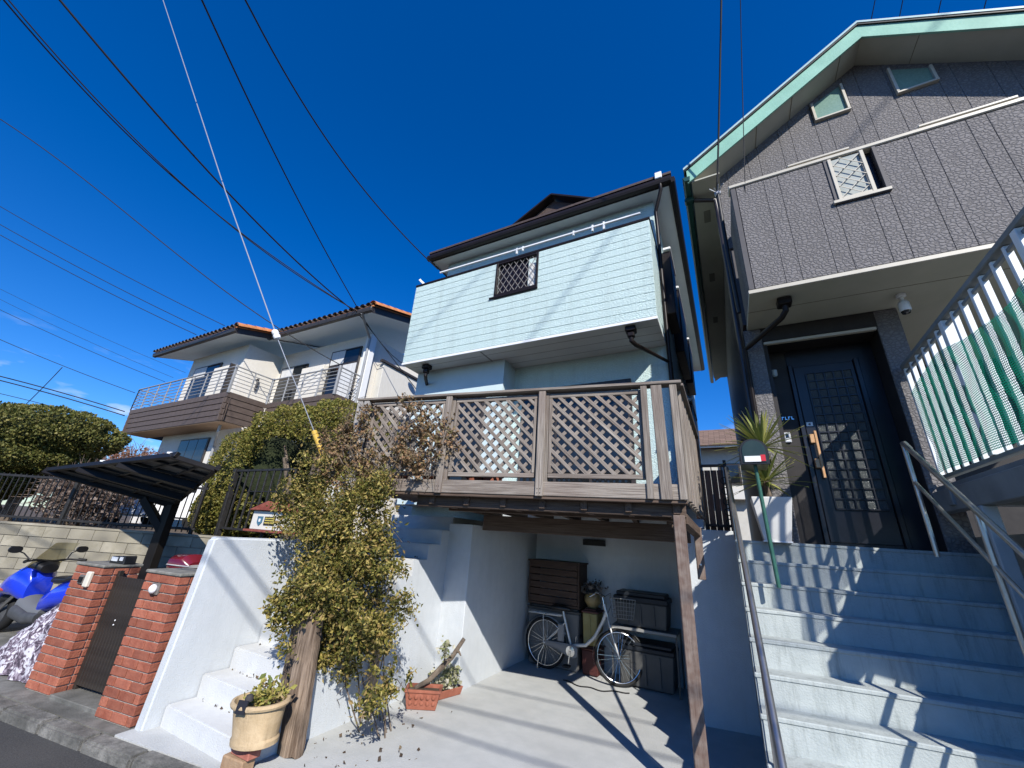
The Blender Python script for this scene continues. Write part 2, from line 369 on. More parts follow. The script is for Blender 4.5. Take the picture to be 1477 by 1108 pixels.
# ================================================================== wooden deck
dk = thing('wooden_deck', (-1.5, 4.6, 2.1), 'weathered wooden deck with lattice railing built over the garage', 'deck')
YF = 3.83
for i in range(16): plank('floor_board', wood_d, dk, (-3.30, 3.93 + i*.143, 2.135), (.29 - i*.0, 3.93 + i*.143, 2.135), .136, .028)
plank('fascia_board', wood, dk, (-3.30, YF-.012, 2.178), (-2.145, YF-.012, 2.178), .134, .03, up=(0,1,0))
plank('fascia_board', wood, dk, (-2.14, YF-.012, 2.178), (-1.05, YF-.012, 2.178), .134, .03, up=(0,1,0))
plank('fascia_board', wood, dk, (-1.045, YF-.012, 2.178), (.30, YF-.012, 2.178), .134, .03, up=(0,1,0))
plank('edge_strip', wood_d, dk, (-3.30, YF+.01, 2.095), (.30, YF+.01, 2.095), .05, .028)
plank('handrail', wood, dk, (-3.42, YF, 3.207), (.34, YF, 3.207), .125, .03)
plank('beam', wood_d, dk, (-2.45, 3.97, 2.035), (.29, 3.97, 2.035), .085, .115)
plank('beam', wood_d, dk, (-2.35, 4.55, 2.035), (.28, 4.55, 2.035), .085, .115)
plank('beam', wood_d, dk, (-2.15, 5.20, 1.885), (.40, 5.20, 1.885), .09, .19)
for i in range(7): plank('joist', wood_d, dk, (-2.25 + i*.41, 3.9, 2.05), (-2.25 + i*.41, 6.1, 2.05), .06, .10)
for x in (-2.13, -1.025):
    plank('post', wood, dk, (x, YF-.04, 2.105), (x, YF-.04, 3.188), .075, .028, up=(0,1,0))
    plank('post', wood, dk, (x+.012, YF+.03, 2.12), (x+.012, YF+.03, 3.186), .11, .08, up=(0,1,0))
    for dx in (-.014, .014):
        for dz in (2.135, 2.175): MB().lathe([(.004, 0), (.0035, .006), (0.0005, .007)], 8).build('bolt', iron, dk).matrix_basis = Matrix.Translation((x+dx, YF-.054, dz)) @ RX(90)
# lattice panels: a frame with two layers of crossing laths
def lattice(x0, x1, z0, z1):
    pn = MB().box(x0, x1, YF-.006, YF+.034, z1-.045, z1).build('lattice_panel', wood, dk, bevel=.003)
    plank('rail', wood, pn, (x0, YF+.014, z0+.022), (x1, YF+.014, z0+.022), .04, .044, F=ID)
    plank('stile', wood, pn, (x0+.016, YF+.014, z0+.046), (x0+.016, YF+.014, z1-.047), .04, .032, up=(1,0,0))
    plank('stile', wood, pn, (x1-.016, YF+.014, z0+.046), (x1-.016, YF+.014, z1-.047), .04, .032, up=(1,0,0))
    a0, a1, b0, b1 = x0+.02, x1-.02, z0+.03, z1-.03
    sp = .128
    for sgn, yy in ((-1, YF+.003), (1, YF+.021)):
        k = -20
        while k < 30:
            c = k * sp + (.03 if sgn > 0 else .0); k += 1
            # line z = sgn*slope*(x-a0) + offset
            pts = []
            sl = 1.0 * sgn
            off = b0 + c
            f = lambda x: off + sl * (x - a0)
            xs = sorted([a0, a1, a0 + (b0 - off)/sl, a0 + (b1 - off)/sl])
            seg = [x for x in xs if a0 - 1e-6 <= x <= a1 + 1e-6 and b0 - 1e-6 <= f(x) <= b1 + 1e-6]
            if len(seg) < 2 or seg[-1] - seg[0] < .05: continue
            j = R_.uniform(-.004, .004)
            plank('lath', wood, pn, (seg[0], yy, f(seg[0])+j), (seg[-1], yy, f(seg[-1])+j), .036, .014, up=(0,1,0), bevel=.002)
lattice(-3.20, -2.195, 2.285, 3.165)
lattice(-2.055, -1.09, 2.285, 3.165)
lattice(-.955, -.03, 2.285, 3.165)
plank('post', wood, dk, (.0, YF-.035, 2.11), (-.005, YF-.035, 3.188), .06, .03, up=(0,1,0))
plank('post', wood, dk, (.135, YF-.03, 2.108), (.11, YF-.03, 3.186), .10, .045, up=(0,1,0))
plank('post', wood, dk, (.272, YF-.028, 2.112), (.262, YF-.028, 3.186), .065, .04, up=(0,1,0))
for x in (-3.36, -3.26): plank('post', surf('grey_post_wood', (.26,.24,.22), (.40,.375,.34), scale=3, rough=.9, bump=.6, bscale=6, stretch=(1,20,20), local=True), dk, (x, YF-.03, 2.10), (x - .02, YF-.03, 3.186), .075, .05, up=(0,1,0))
for i in range(9):
    y = 4.02 + i*.235
    plank('side_board', wood, dk, HW(-.292, y, 2.115), HW(-.30, y, 3.19), .11, .028, up=HF.to_3x3() @ Vector((1,0,0)))
plank('handrail', wood, dk, HW(-.30, 3.86, 3.206), HW(-.305, 6.0, 3.206), .11, .029)
plank('fascia_board', wood, dk, HW(-.318, 3.86, 2.17), HW(-.318, 6.0, 2.17), .14, .026, up=HF.to_3x3() @ Vector((1,0,0)))
for i in range(8):
    y = 4.0 + i*.25
    plank('side_board', wood, dk, (-3.33, y, 2.115), (-3.33, y, 3.19), .1, .028, up=(1,0,0))
plank('handrail', wood, dk, (-3.36, 3.9, 3.206), (-3.36, 6.0, 3.206), .11, .029)
plank('prop', wood_p, dk, (.232, 3.905, 0.0), (.222, 3.905, 1.99), .095, .09, up=(0,1,0), label='brown square timber prop under the deck corner')
plank('bracket', wood_p, dk, (.452, 4.92, 1.44), (.455, 4.92, 1.95), .075, .05, up=(0,1,0))
MB().lathe([(.012, 0), (.012, .01), (.004, .012)], 10).build('bolt', steel, dk).matrix_basis = Matrix.Translation((.45, 4.893, 1.58)) @ RX(90)
plank('knee_brace', wood_d, dk, (.26, 4.0, 1.97), (.45, 4.95, 1.90), .08, .09)
# flower pots standing on the deck behind the lattice
for i, (x, y, s) in enumerate(((-2.9, 4.15, .13), (-2.42, 4.12, .12), (-1.86, 4.12, .11), (-1.66, 4.14, .12))):
    o = MB(T(x, y, 2.151)).lathe([(.62*s, 0), (s*.95, 1.5*s), (1.08*s, 1.5*s), (1.08*s, 1.75*s), (.92*s, 1.75*s), (.85*s, 1.45*s)], 18).build('flower_pot', terra, None, smooth=True)
    tag(o, ['terracotta pot on the deck behind the vine at the end post', 'terracotta pot on the deck beside the first mid post', 'small terracotta pot on deck behind middle lattice', 'terracotta pot on deck behind the centre of middle lattice'][i], 'flower pot', 'terracotta pots on the deck')

# ================================================================== claddings
def cladding(name, c1, c2, groove, cell, depth, mode):
    """Moulded board siding: a cast stone relief in two tones over the board itself."""
    m = bpy.data.materials.new(name); m.use_nodes = True; MATS[name] = m
    t = m.node_tree; N = t.nodes; K = t.links.new; b = N['Principled BSDF']; b.inputs['Roughness'].default_value = .75; b.inputs['Specular IOR Level'].default_value = .25
    tc = N.new('ShaderNodeTexCoord'); mp = N.new('ShaderNodeMapping'); mp.inputs['Rotation'].default_value = (0, 0, math.radians(9)); mp.inputs['Scale'].default_value = cell
    K(tc.outputs['Object'], mp.inputs['Vector'])
    nz = N.new('ShaderNodeTexNoise'); nz.inputs['Scale'].default_value = 0.9; nz.inputs['Detail'].default_value = 3; K(mp.outputs[0], nz.inputs['Vector'])
    wv = N.new('ShaderNodeMixRGB'); wv.blend_type = 'ADD'; wv.inputs['Fac'].default_value = .9; K(mp.outputs[0], wv.inputs['Color1']); K(nz.outputs['Color'], wv.inputs['Color2'])
    vo = N.new('ShaderNodeTexVoronoi'); vo.feature = 'DISTANCE_TO_EDGE' if mode == 'crackle' else 'F1'; vo.inputs['Scale'].default_value = 1.0; K(wv.outputs[0], vo.inputs['Vector'])
    mr = N.new('ShaderNodeMapRange'); mr.inputs['From Min'].default_value = .02; mr.inputs['From Max'].default_value = .22 if mode == 'crackle' else .75; K(vo.outputs['Distance'], mr.inputs['Value'])
    n2 = N.new('ShaderNodeTexNoise'); n2.inputs['Scale'].default_value = 1.1; n2.inputs['Detail'].default_value = 7; K(tc.outputs['Object'], n2.inputs['Vector'])
    mx = N.new('ShaderNodeMixRGB'); mx.inputs['Color1'].default_value = (*c1, 1); mx.inputs['Color2'].default_value = (*c2, 1); K(n2.outputs['Fac'], mx.inputs['Fac'])
    m2 = N.new('ShaderNodeMixRGB'); m2.inputs['Color1'].default_value = (*groove, 1); K(mx.outputs[0], m2.inputs['Color2']); K(mr.outputs[0], m2.inputs['Fac'])
    mp3 = N.new('ShaderNodeMapping'); mp3.inputs['Scale'].default_value = (5, 5, .35); K(tc.outputs['Object'], mp3.inputs['Vector'])
    n3 = N.new('ShaderNodeTexNoise'); n3.inputs['Scale'].default_value = 1.3; n3.inputs['Detail'].default_value = 9; n3.inputs['Roughness'].default_value = .7; K(mp3.outputs[0], n3.inputs['Vector'])
    r3 = N.new('ShaderNodeMapRange'); r3.inputs['From Min'].default_value = .48; r3.inputs['From Max'].default_value = .75; r3.inputs['To Max'].default_value = .32; K(n3.outputs['Fac'], r3.inputs['Value'])
    m3 = N.new('ShaderNodeMixRGB'); m3.blend_type = 'MULTIPLY'; m3.inputs['Color2'].default_value = (.62, .62, .60, 1); K(m2.outputs[0], m3.inputs['Color1']); K(r3.outputs[0], m3.inputs['Fac'])
    K(m3.outputs[0], b.inputs['Base Color'])
    bp = N.new('ShaderNodeBump'); bp.inputs['Strength'].default_value = .8; bp.inputs['Distance'].default_value = depth; K(mr.outputs[0], bp.inputs['Height']); K(bp.outputs[0], b.inputs['Normal'])
    return m
blue_s = cladding('pale_aqua_siding', (.54, .67, .64), (.59, .71, .68), (.50, .635, .61), (20, 20, 42), .005, 'crackle')
grey_s = cladding('grey_stone_siding', (.188, .177, .174), (.215, .203, .199), (.138, .130, .127), (24, 24, 30), .006, 'crackle')
grey_p = surf('grey_trim', (.075, .07, .072), (.09, .085, .087), scale=8, rough=.6)
cream = surf('cream_soffit', (.42, .41, .33), (.47, .455, .37), scale=2.5, rough=.7)
cream_al = surf('cream_aluminium', (.50, .46, .37), (.55, .51, .42), scale=5, rough=.4)
green_m = surf('mint_bargeboard', (.23, .47, .36), (.27, .51, .40), scale=4, rough=.6, big=(.17, .36, .28), bigscale=2.5, bigamt=.7, bump=.2, bscale=30)
dgreen = surf('dark_green_gutter', (.012, .055, .045), (.018, .07, .058), scale=6, rough=.35, spec=.5)
stucco = surf('white_stucco', (.70, .66, .58), (.75, .71, .63), scale=12, rough=.95, bump=.5, bscale=90, big=(.60, .565, .49), bigscale=.7, bigamt=.4)
choc = surf('brown_balcony_board', (.085, .062, .05), (.11, .082, .067), scale=6, rough=.6, rv=.06)
tan_s = surf('tan_wood_soffit', (.34, .215, .125), (.40, .27, .165), scale=4, rough=.7, stretch=(1, 12, 1))
alu = surf('grey_aluminium', (.30, .30, .29), (.36, .36, .35), scale=6, rough=.45, metal=.2)
alu_d = surf('bronze_aluminium', (.035, .03, .027), (.05, .043, .04), scale=6, rough=.4)
orange_t = surf('orange_roof_tile', (.48, .165, .055), (.60, .25, .10), scale=9, rough=.8, rv=.12, big=(.25, .11, .06), bigscale=3, bigamt=.5)
dark_t = surf('shaded_eave_tile', (.10, .08, .07), (.16, .13, .11), scale=9, rough=.9)  # shade at the eave painted into the colour of the front tile row
curtain = surf('lace_curtain', (.55, .55, .54), (.66, .66, .64), scale=4, rough=.9, stretch=(6, 6, .3))

# ================================================================== pale aqua house
bh = thing('aqua_house', HW(-2.97, 10, 1.9), 'pale aqua two storey house with dark eaves and projecting balcony', 'house')
XL, XR, YW, YB = -5.36, -.576, 6.065, 5.153
MB(HF).box(XL, XR, YW, 14.3, 1.9, 7.84).build('wall', blue_s, bh)
# first floor set-back under the balcony: a plain return wall on the left and a dark glazed door behind the deck
MB(HF).box(XL + .02, -3.30, 5.62, YW - .002, 2.16, 4.79).build('porch_wall', surf('pale_blue_paint', (.55, .66, .67), (.58, .69, .70), scale=5, rough=.8), bh)
pdr = MB(HF).box(-4.45, -3.62, 5.585, 5.617, 2.17, 4.15).build('porch_door', alu_d, bh, bevel=.005)
MB(HF).box(-4.38, -3.69, 5.578, 5.584, 2.3, 4.08).build('pane', glass_d, pdr)
dr = MB(HF).box(-3.1, -1.15, YW - .05, YW - .003, 2.25, 4.25).build('terrace_door', alu_d, bh, bevel=.005)
for a, b in ((-3.05, -2.45), (-2.40, -1.85), (-1.80, -1.21)): MB(HF).box(a, b, YW - .055, YW - .051, 2.33, 4.19).build('pane', glass_d, dr)
# corner post strip
MB(HF).box(-.72, XR + .006, YW - .02, YW - .004, 2.2, 4.79).build('corner_strip', blue_s, bh)
# balcony parapet: backing, boards row by row, opening with a diamond grille
MB(HF).box(XL + .02, XR - .02, YB + .03, YB + .10, 4.84, 5.85).build('parapet', blue_s, bh)
MB(HF).box(XL + .02, -3.36, YB + .03, YB + .10, 5.85, 6.56).build('parapet', blue_s, bh)
MB(HF).box(-2.49, XR - .02, YB + .03, YB + .10, 5.85, 6.56).build('parapet', blue_s, bh)
W0, W1, WZ = -3.345, -2.51, 5.86
nrow = 13; rh = (6.575 - 4.80) / nrow
for r in range(nrow):
    z0 = 4.80 + r * rh; z1 = z0 + rh - .0035
    segs = [(XL, XR)] if z1 < WZ + .06 else [(XL, W0 - .02), (W1 + .02, XR)]
    if z0 < WZ < z1: segs = [(XL, W0 - .02), (W1 + .02, XR)]
    for a, b in segs: MB(HF).box(a, b, YB, YB + .028, z0, z1).build('siding_board', blue_s, bh, bevel=.004)
    for xx in (XL, XR - .026): MB(HF).box(xx, xx + .026, YB + .03, YW - .022, z0, z1).build('siding_board', blue_s, bh, bevel=.004)
MB(HF).box(XL - .012, XR + .012, YB - .012, YB + .13, 6.578, 6.625).build('parapet_cap', gutter_m, bh, bevel=.005)
for xx in (XL - .012, XR - .10): MB(HF).box(xx, xx + .112, YB + .131, YW, 6.58, 6.622).build('parapet_cap', gutter_m, bh, bevel=.005)
MB(HF).box(XL - .004, XR + .004, YB - .004, YW - .003, 4.755, 4.797).build('balcony_soffit', soffit_w, bh, bevel=.004)
MB(HF).box(XL - .008, XR + .008, YB - .010, YB + .012, 4.745, 4.79).build('drip_edge', white_p, bh, bevel=.003)
for i in range(3): MB(HF).box(XL, XR, YB + .2 + i*.24, YB + .206 + i*.24, 4.7525, 4.756).build('soffit_joint', surf('joint', (.25,.25,.24)), bh)
MB(HF).box(-3.58, -3.55, YB + .05, YW, 4.752, 4.756).build('soffit_joint', MATS['joint'], bh)
# grille window in the parapet
gwn = MB(HF).box(W0 - .02, W1 + .02, YB - .022, YB + .05, WZ - .045, WZ).build('window', gutter_m, bh, bevel=.004)
for a in (W0 - .018, W1 - .018): MB(HF).box(a, a + .036, YB - .02, YB + .05, WZ + .002, 6.57).build('frame', gutter_m, gwn, bevel=.003)
MB(HF).box(W0 - .11, W1 + .03, YB - .03, YB - .003, WZ - .08, WZ - .047).build('sill', gutter_m, gwn, bevel=.003)
MB(HF).box(W0 + .02, W1 - .02, YB - .02, YB + .04, 6.525, 6.56).build('frame', gutter_m, gwn, bevel=.003)
MB(HF).box(W0 + .02, W1 - .20, YB + .05, YB + .058, WZ, 6.52).build('pane', surf('smoked_panel', (.016, .011, .012), rough=.25), gwn)
MB(HF).box(W1 - .19, W1 - .02, YB + .05, YB + .058, WZ, 6.40).build('pane', curtain, gwn)
gl = surf('grille_bronze', (.22, .20, .18), (.27, .25, .22), scale=20, rough=.5)
gz0, gz1 = WZ + .01, 6.54
for sgn in (1, -1):
    for k in range(-8, 16):
        c = k * .125; xs = []
        a0, a1 = W0 + .02, W1 - .02; sl = 1.55 * sgn
        f = lambda x: gz0 + c * 1.55 + sl * (x - a0)
        cand = sorted([a0, a1, a0 + (gz0 - gz0 - c*1.55)/sl, a0 + (gz1 - gz0 - c*1.55)/sl])
        seg = [x for x in cand if a0 - 1e-6 <= x <= a1 + 1e-6 and gz0 - 1e-6 <= f(x) <= gz1 + 1e-6]
        if len(seg) < 2 or seg[-1] - seg[0] < .03: continue
        plank('grille_bar', gl, gwn, (seg[0], YB + .012 + .006*sgn, f(seg[0])), (seg[-1], YB + .012 + .006*sgn, f(seg[-1])), .010, .008, up=(0, 1, 0), F=HF, bevel=0)
# laundry pole and clips along the balcony
plank('laundry_pole', white_p, bh, (-4.9, YB + .15, 6.93), (-.72, YB + .15, 6.90), .034, .034, F=HF)
for x in (-3.05, -2.92, -1.9, -1.55, -1.35): MB(HF).box(x, x + .03, YB + .135, YB + .165, 6.79 + .03 * (int(x * 100) % 3), 6.95).build('clip', white_p, bh)
# upper wall strip, eaves and roof
EZ, EY, EXL, EXR, EYB = 7.84, 5.775, -5.70, -.235, 14.6
MB(HF).box(EXL + .02, EXR - .02, EY + .02, EYB, EZ + .002, EZ + .03).build('eaves_soffit', soffit_w, bh)
MB(HF).box(EXL + .01, EXR - .01, EY + .008, EY + .03, EZ - .02, EZ + .24).build('fascia', gutter_m, bh, bevel=.004)
MB(HF).box(EXR - .03, EXR - .008, EY + .01, EYB, EZ - .02, EZ + .24).build('fascia', gutter_m, bh, bevel=.004)
MB(HF).box(EXL + .008, EXL + .03, EY + .032, EYB, EZ - .02, EZ + .24).build('fascia', gutter_m, bh, bevel=.004)
MB(HF).prism([(EY - .09, EZ + .06), (EY - .07, EZ + .005), (EY + .005, EZ - .005), (EY + .005, EZ + .2), (EY - .01, EZ + .2), (EY - .02, EZ + .1), (EY - .075, EZ + .13)], 'x', EXL - .06, EXR + .02).build('gutter', gutter_m, bh, bevel=.006)
MB(HF).prism([(EXR + .09, EZ + .06), (EXR + .07, EZ + .005), (EXR - .006, EZ - .005), (EXR - .006, EZ + .13), (EXR + .075, EZ + .13)], 'y', EY - .02, EYB).build('gutter', gutter_m, bh, bevel=.006)
RX_ = (EXL + EXR) / 2; RZ_ = 9.60; GY = 6.9; gs = (RZ_ - EZ - .24) / (RX_ - EXL); gz_ = EZ + .24 + .62 * (GY - EY)
gxw = (RZ_ - gz_) / gs
ez = EZ + .24
rv_ = [(EXL - .03, EY - .05, ez), (EXR + .03, EY - .05, ez), (EXR + .03, EYB, ez), (EXL - .03, EYB, ez),
       (RX_ - gxw, GY, gz_), (RX_ + gxw, GY, gz_), (RX_, GY, RZ_), (RX_, EYB, RZ_)]
MB(HF).add(rv_ + [(x, y, z - .05) for x, y, z in rv_], [(0,1,5,4), (0,4,6,7,3), (1,2,7,6,5), (4,5,6), (2,3,7), (8,9,13,12), (8,12,14,15,11), (9,10,15,14,13), (0,1,9,8), (1,2,10,9), (3,0,8,11)]).build('roof', roof_b, bh)
gb = MB(HF).prism([(RX_ - gxw*.98, gz_ + .03), (RX_ + gxw*.98, gz_ + .03), (RX_, RZ_ + .02)], 'y', GY - .06, GY + .04).build('gablet', roof_b, bh)
for s in (-1, 1): plank('gablet_verge', gutter_m, gb, (RX_ + s*(gxw + .16), GY - .12, gz_ - .03), (RX_ , GY - .12, RZ_ + .09), .26, .05, F=HF)
# rain pipes
def hpipe(name, m, parent, pts, r=.036): return MB(HF).tube(pts, r, 12).build(name, m, parent, smooth=True)
hpipe('downpipe', gutter_m, bh, [(-.40, EY - .04, EZ + .06), (-.40, EY - .04, EZ - .12), (-.54, EY + .18, EZ - .38), (-.535, YW - .09, EZ - .75), (-.535, YW - .09, 2.2)], .032)
MB(HF).box(-.48, -.36, EY - .10, EY + .02, EZ + .12, EZ + .27).build('pipe_head', white_p, bh, bevel=.01)
for x, y, e in ((-4.88, 5.34, (-5.30, 5.98, 4.45)), (-.97, 5.28, (-.53, 6.0, 4.42))):
    hp = MB(HF).box(x - .075, x + .075, y - .075, y + .075, 4.665, 4.752).build('drain_hopper', gutter_m, bh, bevel=.012)
    MB(HF).box(x - .05, x + .05, y - .05, y + .05, 4.58, 4.664).build('spigot', gutter_m, hp, bevel=.015)
    hpipe('downpipe', gutter_m, hp, [(x, y, 4.60), (x, y, 4.53), tuple(Vector((x, y, 4.5)).lerp(Vector(e), .1)), e, (e[0], e[1], 2.2)], .033)
# shutter boxes and hoods on the narrow side passage
for y0, y1, z0, z1 in ((6.5, 7.3, 5.6, 6.95), (7.9, 9.5, 5.5, 7.0), (10.2, 11.2, 5.7, 6.9), (8.2, 9.6, 2.9, 4.5)):
    wb = MB(HF).box(XR + .002, XR + .17, y0, y1, z0, z1).build('shutter_box', gutter_m, bh, bevel=.01)
    MB(HF).box(XR + .05, XR + .19, y0 - .05, y1 + .05, z1 + .01, z1 + .07).build('hood', white_p, wb, bevel=.01)
plank('aerial_bracket', white_p, bh, (-5.45, 5.3, 6.9), (-5.28, 5.35, 6.72), .05, .05, F=HF)

# ================================================================== grey house
gh = thing('grey_house', HW(2.5, 7, 1.85), 'dark grey stone-pattern house with mint green bargeboards and lattice door', 'house')
WP, BX = 5.49, 4.585; GL, GR = .455, 4.55; RPX, RPZ = 2.47, 8.675; sl = .69
def rz(x): return RPZ - sl * abs(x - RPX)
MB(HF).prism([(GL + .02, 1.7), (2.0, 1.7), (2.0, 4.6), (GR - .02, 4.6), (GR - .02, rz(GR) - .05), (RPX, RPZ - .05), (GL + .02, rz(GL) - .05)], 'y', WP + .42, 13.5).build('core', grey_p, gh)
MB(HF).prism([(GL + .02, 4.62), (GR - .02, 4.62), (GR - .02, rz(GR) - .05), (RPX, RPZ - .05), (GL + .02, rz(GL) - .05)], 'y', WP + .03, WP + .42).build('core', grey_p, gh)
# upper gable wall, panel by panel
x = GL; i = 0
while x < GR - .02:
    w = .303 if i % 2 else .152; x1 = min(x + w, GR); i += 1
    tops = [(x1 - .0015, rz(x1)), (x + .0015, rz(x))]
    if x < RPX < x1: tops = [(x1 - .0015, rz(x1)), (RPX, RPZ), (x + .0015, rz(x))]
    MB(HF).prism([(x + .0015, 5.9), (x1 - .0015, 5.9)] + tops, 'y', WP, WP + .028).build('siding_panel', grey_s, gh, bevel=.003)
    x = x1
# projecting balcony box
BL = .515
MB(HF).box(BL + .03, GR, BX + .03, BX + .10, 4.60, 5.49).build('parapet', grey_p, gh)
MB(HF).box(BL + .03, 1.52, BX + .03, BX + .10, 5.49, 6.12).build('parapet', grey_p, gh)
MB(HF).box(1.93, GR, BX + .03, BX + .10, 5.49, 6.12).build('parapet', grey_p, gh)
MB(HF).box(BL - .004, BL + .055, BX - .006, BX + .05, 4.56, 6.13).build('corner_trim', grey_p, gh, bevel=.006)
x = BL + .06; i = 0; WA, WB, WZ0 = 1.515, 1.935, 5.49
while x < GR - .02:
    w = .152 if i % 2 else .303; x1 = min(x + w, GR); i += 1
    if x1 < WA or x > WB: parts_ = [(x, x1, 4.565, 6.13)]
    else:
        parts_ = [(x, x1, 4.565, WZ0 - .045)]
        if x < WA - .02: parts_.append((x, WA - .03, WZ0 - .04, 6.13))
        if x1 > WB + .02: parts_.append((WB + .03, x1, WZ0 - .04, 6.13))
    for a, b, z0, z1 in parts_: MB(HF).box(a + .0015, b - .0015, BX, BX + .028, z0, z1).build('siding_panel', grey_s, gh, bevel=.003)
    x = x1
for k in range(2): MB(HF).box(BL, BL + .026, BX + .052 + k*.42, BX + .466 + k*.42, 4.565, 6.13).build('siding_panel', grey_s, gh, bevel=.003)
MB(HF).box(BL - .02, GR, BX - .02, BX + .14, 6.133, 6.185).build('parapet_cap', cream_al, gh, bevel=.008)
for a, b in ((1.15, 1.75), (2.35, 3.1)): plank('laundry_bracket', cream_al, gh, (a, BX - .005, 6.215), (b, BX - .005, 6.215), .03, .03, F=HF)
MB(HF).box(BL - .006, GR, BX - .006, WP + .02, 4.515, 4.558).build('balcony_soffit', cream, gh, bevel=.004)
MB(HF).box(BL - .012, GR, BX - .014, BX + .01, 4.505, 4.553).build('drip_edge', cream_al, gh, bevel=.003)
MB(HF).box(BL - .01, GR, BX + .44, BX + .446, 4.512, 4.516).build('soffit_joint', surf('olive_joint', (.2, .19, .14)), gh)
# the small window in the box
w2 = MB(HF).box(WA - .03, WB + .03, BX - .03, BX + .06, WZ0 - .04, WZ0 - .002).build('window', grey_p, gh, bevel=.004)
MB(HF).box(WA - .05, WB + .03, BX - .035, BX - .004, WZ0 - .035, WZ0 + .005).build('sill', cream_al, w2, bevel=.003)
for a in (WA - .03, WB - .005): MB(HF).box(a, a + .035, BX - .012, BX + .10, WZ0 + .006, 6.13).build('frame', grey_p, w2, bevel=.003)
for a, b in ((WA + .006, WA + .04), (WB - .12, WB - .085)): MB(HF).box(a, b, BX - .026, BX + .0, WZ0 + .006, 6.12).build('frame', cream_al, w2, bevel=.003)
MB(HF).box(WA + .041, WB - .121, BX - .024, BX + .0, WZ0 + .006, WZ0 + .035).build('frame', cream_al, w2, bevel=.003)
MB(HF).box(WA + .041, WB - .121, BX + .006, BX + .012, WZ0 + .036, 6.12).build('pane', surf('frosted_pane', (.33, .36, .33), (.42, .44, .40), scale=10, rough=.3), w2)
MB(HF).box(WB - .085, WB - .006, BX + .06, BX + .066, WZ0, 6.12).build('pane', surf('smoked_panel', (.02, .02, .02)), w2)
ga0, ga1 = WA + .042, WB - .122
for sgn in (1, -1):
    for k in range(-4, 8):
        c = k * .16; slg = .95 * sgn; f = lambda x: WZ0 + .04 + c + slg * (x - ga0)
        g0, g1 = WZ0 + .04, 6.1
        cand = sorted([ga0, ga1, ga0 + (g0 - WZ0 - .04 - c)/slg, ga0 + (g1 - WZ0 - .04 - c)/slg])
        seg = [q for q in cand if ga0 - 1e-6 <= q <= ga1 + 1e-6 and g0 - 1e-6 <= f(q) <= g1 + 1e-6]
        if len(seg) < 2 or seg[-1] - seg[0] < .03: continue
        plank('grille_bar', cream_al, w2, (seg[0], BX - .018 + .005*sgn, f(seg[0])), (seg[-1], BX - .018 + .005*sgn, f(seg[-1])), .008, .006, up=(0,1,0), F=HF, bevel=0)
# two attic lights under the verge
for (a0, a1, z0, za, zb) in ((1.85, 2.225, 7.82, 8.16, 8.36), (2.775, 3.15, 7.81, 8.32, 8.10)):
    at = MB(HF).prism([(a0 - .02, z0 - .03), (a1 + .03, z0 - .03), (a1 + .03, z0), (a0 - .02, z0)], 'y', WP - .05, WP + .01).build('attic_window', cream_al, gh, bevel=.003)
    MB(HF).box(a0 - .02, a0 + .012, WP - .048, WP + .0, z0 + .002, za).build('frame', cream_al, at, bevel=.003)
    MB(HF).box(a1 - .004, a1 + .028, WP - .048, WP + .0, z0 + .002, zb).build('frame', cream_al, at, bevel=.003)
    MB(HF).prism([(a0 + .013, z0 + .002), (a1 - .005, z0 + .002), (a1 - .005, zb - .01), (a0 + .013, za - .01)], 'y', WP - .012, WP - .004).build('pane', surf('green_frosted', (.16, .27, .22), (.21, .33, .27), scale=40, rough=.25), at)
# roof: sheet, verge boards and eaves
VY = 5.07; EL = .10; ER = 2 * RPX - EL
def slab(y0, y1, t0, t1, e0, e1, name, m):
    MB(HF).prism([(e0, rz(e0) + t0), (RPX, RPZ + t0), (e1, rz(e1) + t0), (e1, rz(e1) + t1), (RPX, RPZ + t1), (e0, rz(e0) + t1)], 'y', y0, y1).build(name, m, gh)
slab(VY + .03, 13.8, .0, .03, EL + .02, ER - .02, 'eaves_soffit', cream)
slab(VY, VY + .028, .0 - .02, .235, EL - .06, ER + .06, 'bargeboard', green_m)
slab(VY - .03, 13.9, .27, .31, EL - .1, ER + .1, 'roof', surf('pale_green_roof_metal', (.36, .50, .50), (.42, .56, .55), scale=3, rough=.4))
slab(VY - .022, VY + .1, .238, .268, EL - .08, ER + .08, 'verge_trim', iron)
for sx in (1.05, 1.55, 2.2, 3.0): MB(HF).box(sx, sx + .006, VY + .03, WP, rz(sx) - .0045, rz(sx) + .02).build('soffit_joint', MATS['olive_joint'], gh)
ez = rz(EL)
MB(HF).prism([(EL - .13, ez + .04), (EL - .11, ez - .03), (EL - .03, ez - .04), (EL - .02, ez + .06), (EL - .13, ez + .06)], 'y', VY - .02, 13.8).build('gutter', dgreen, gh, bevel=.008)
MB(HF).box(EL - .005, GL + .02, VY + .04, 13.4, ez - .028, ez - .004).build('eaves_soffit', cream, gh)
for y in (5.8, 7.6, 9.4): MB(HF).box(EL + .12, EL + .22, y, y + .28, ez - .034, ez - .0285).build('soffit_vent', surf('vent_grey', (.2, .19, .15)), gh)
MB(HF).box(EL - .14, EL - .0, VY + .3, VY + .42, ez - .12, ez - .03).build('gutter_outlet', dgreen, gh, bevel=.02)
hpipe('downpipe', surf('brown_pipe', (.045, .035, .033), rough=.3, spec=.5), gh, [(EL + .0, VY + .36, ez - .09), (GL - .06, WP + .02, ez - .14), (GL - .05, WP + .02, ez - .5), (GL - .05, WP + .02, 1.9)], .035)
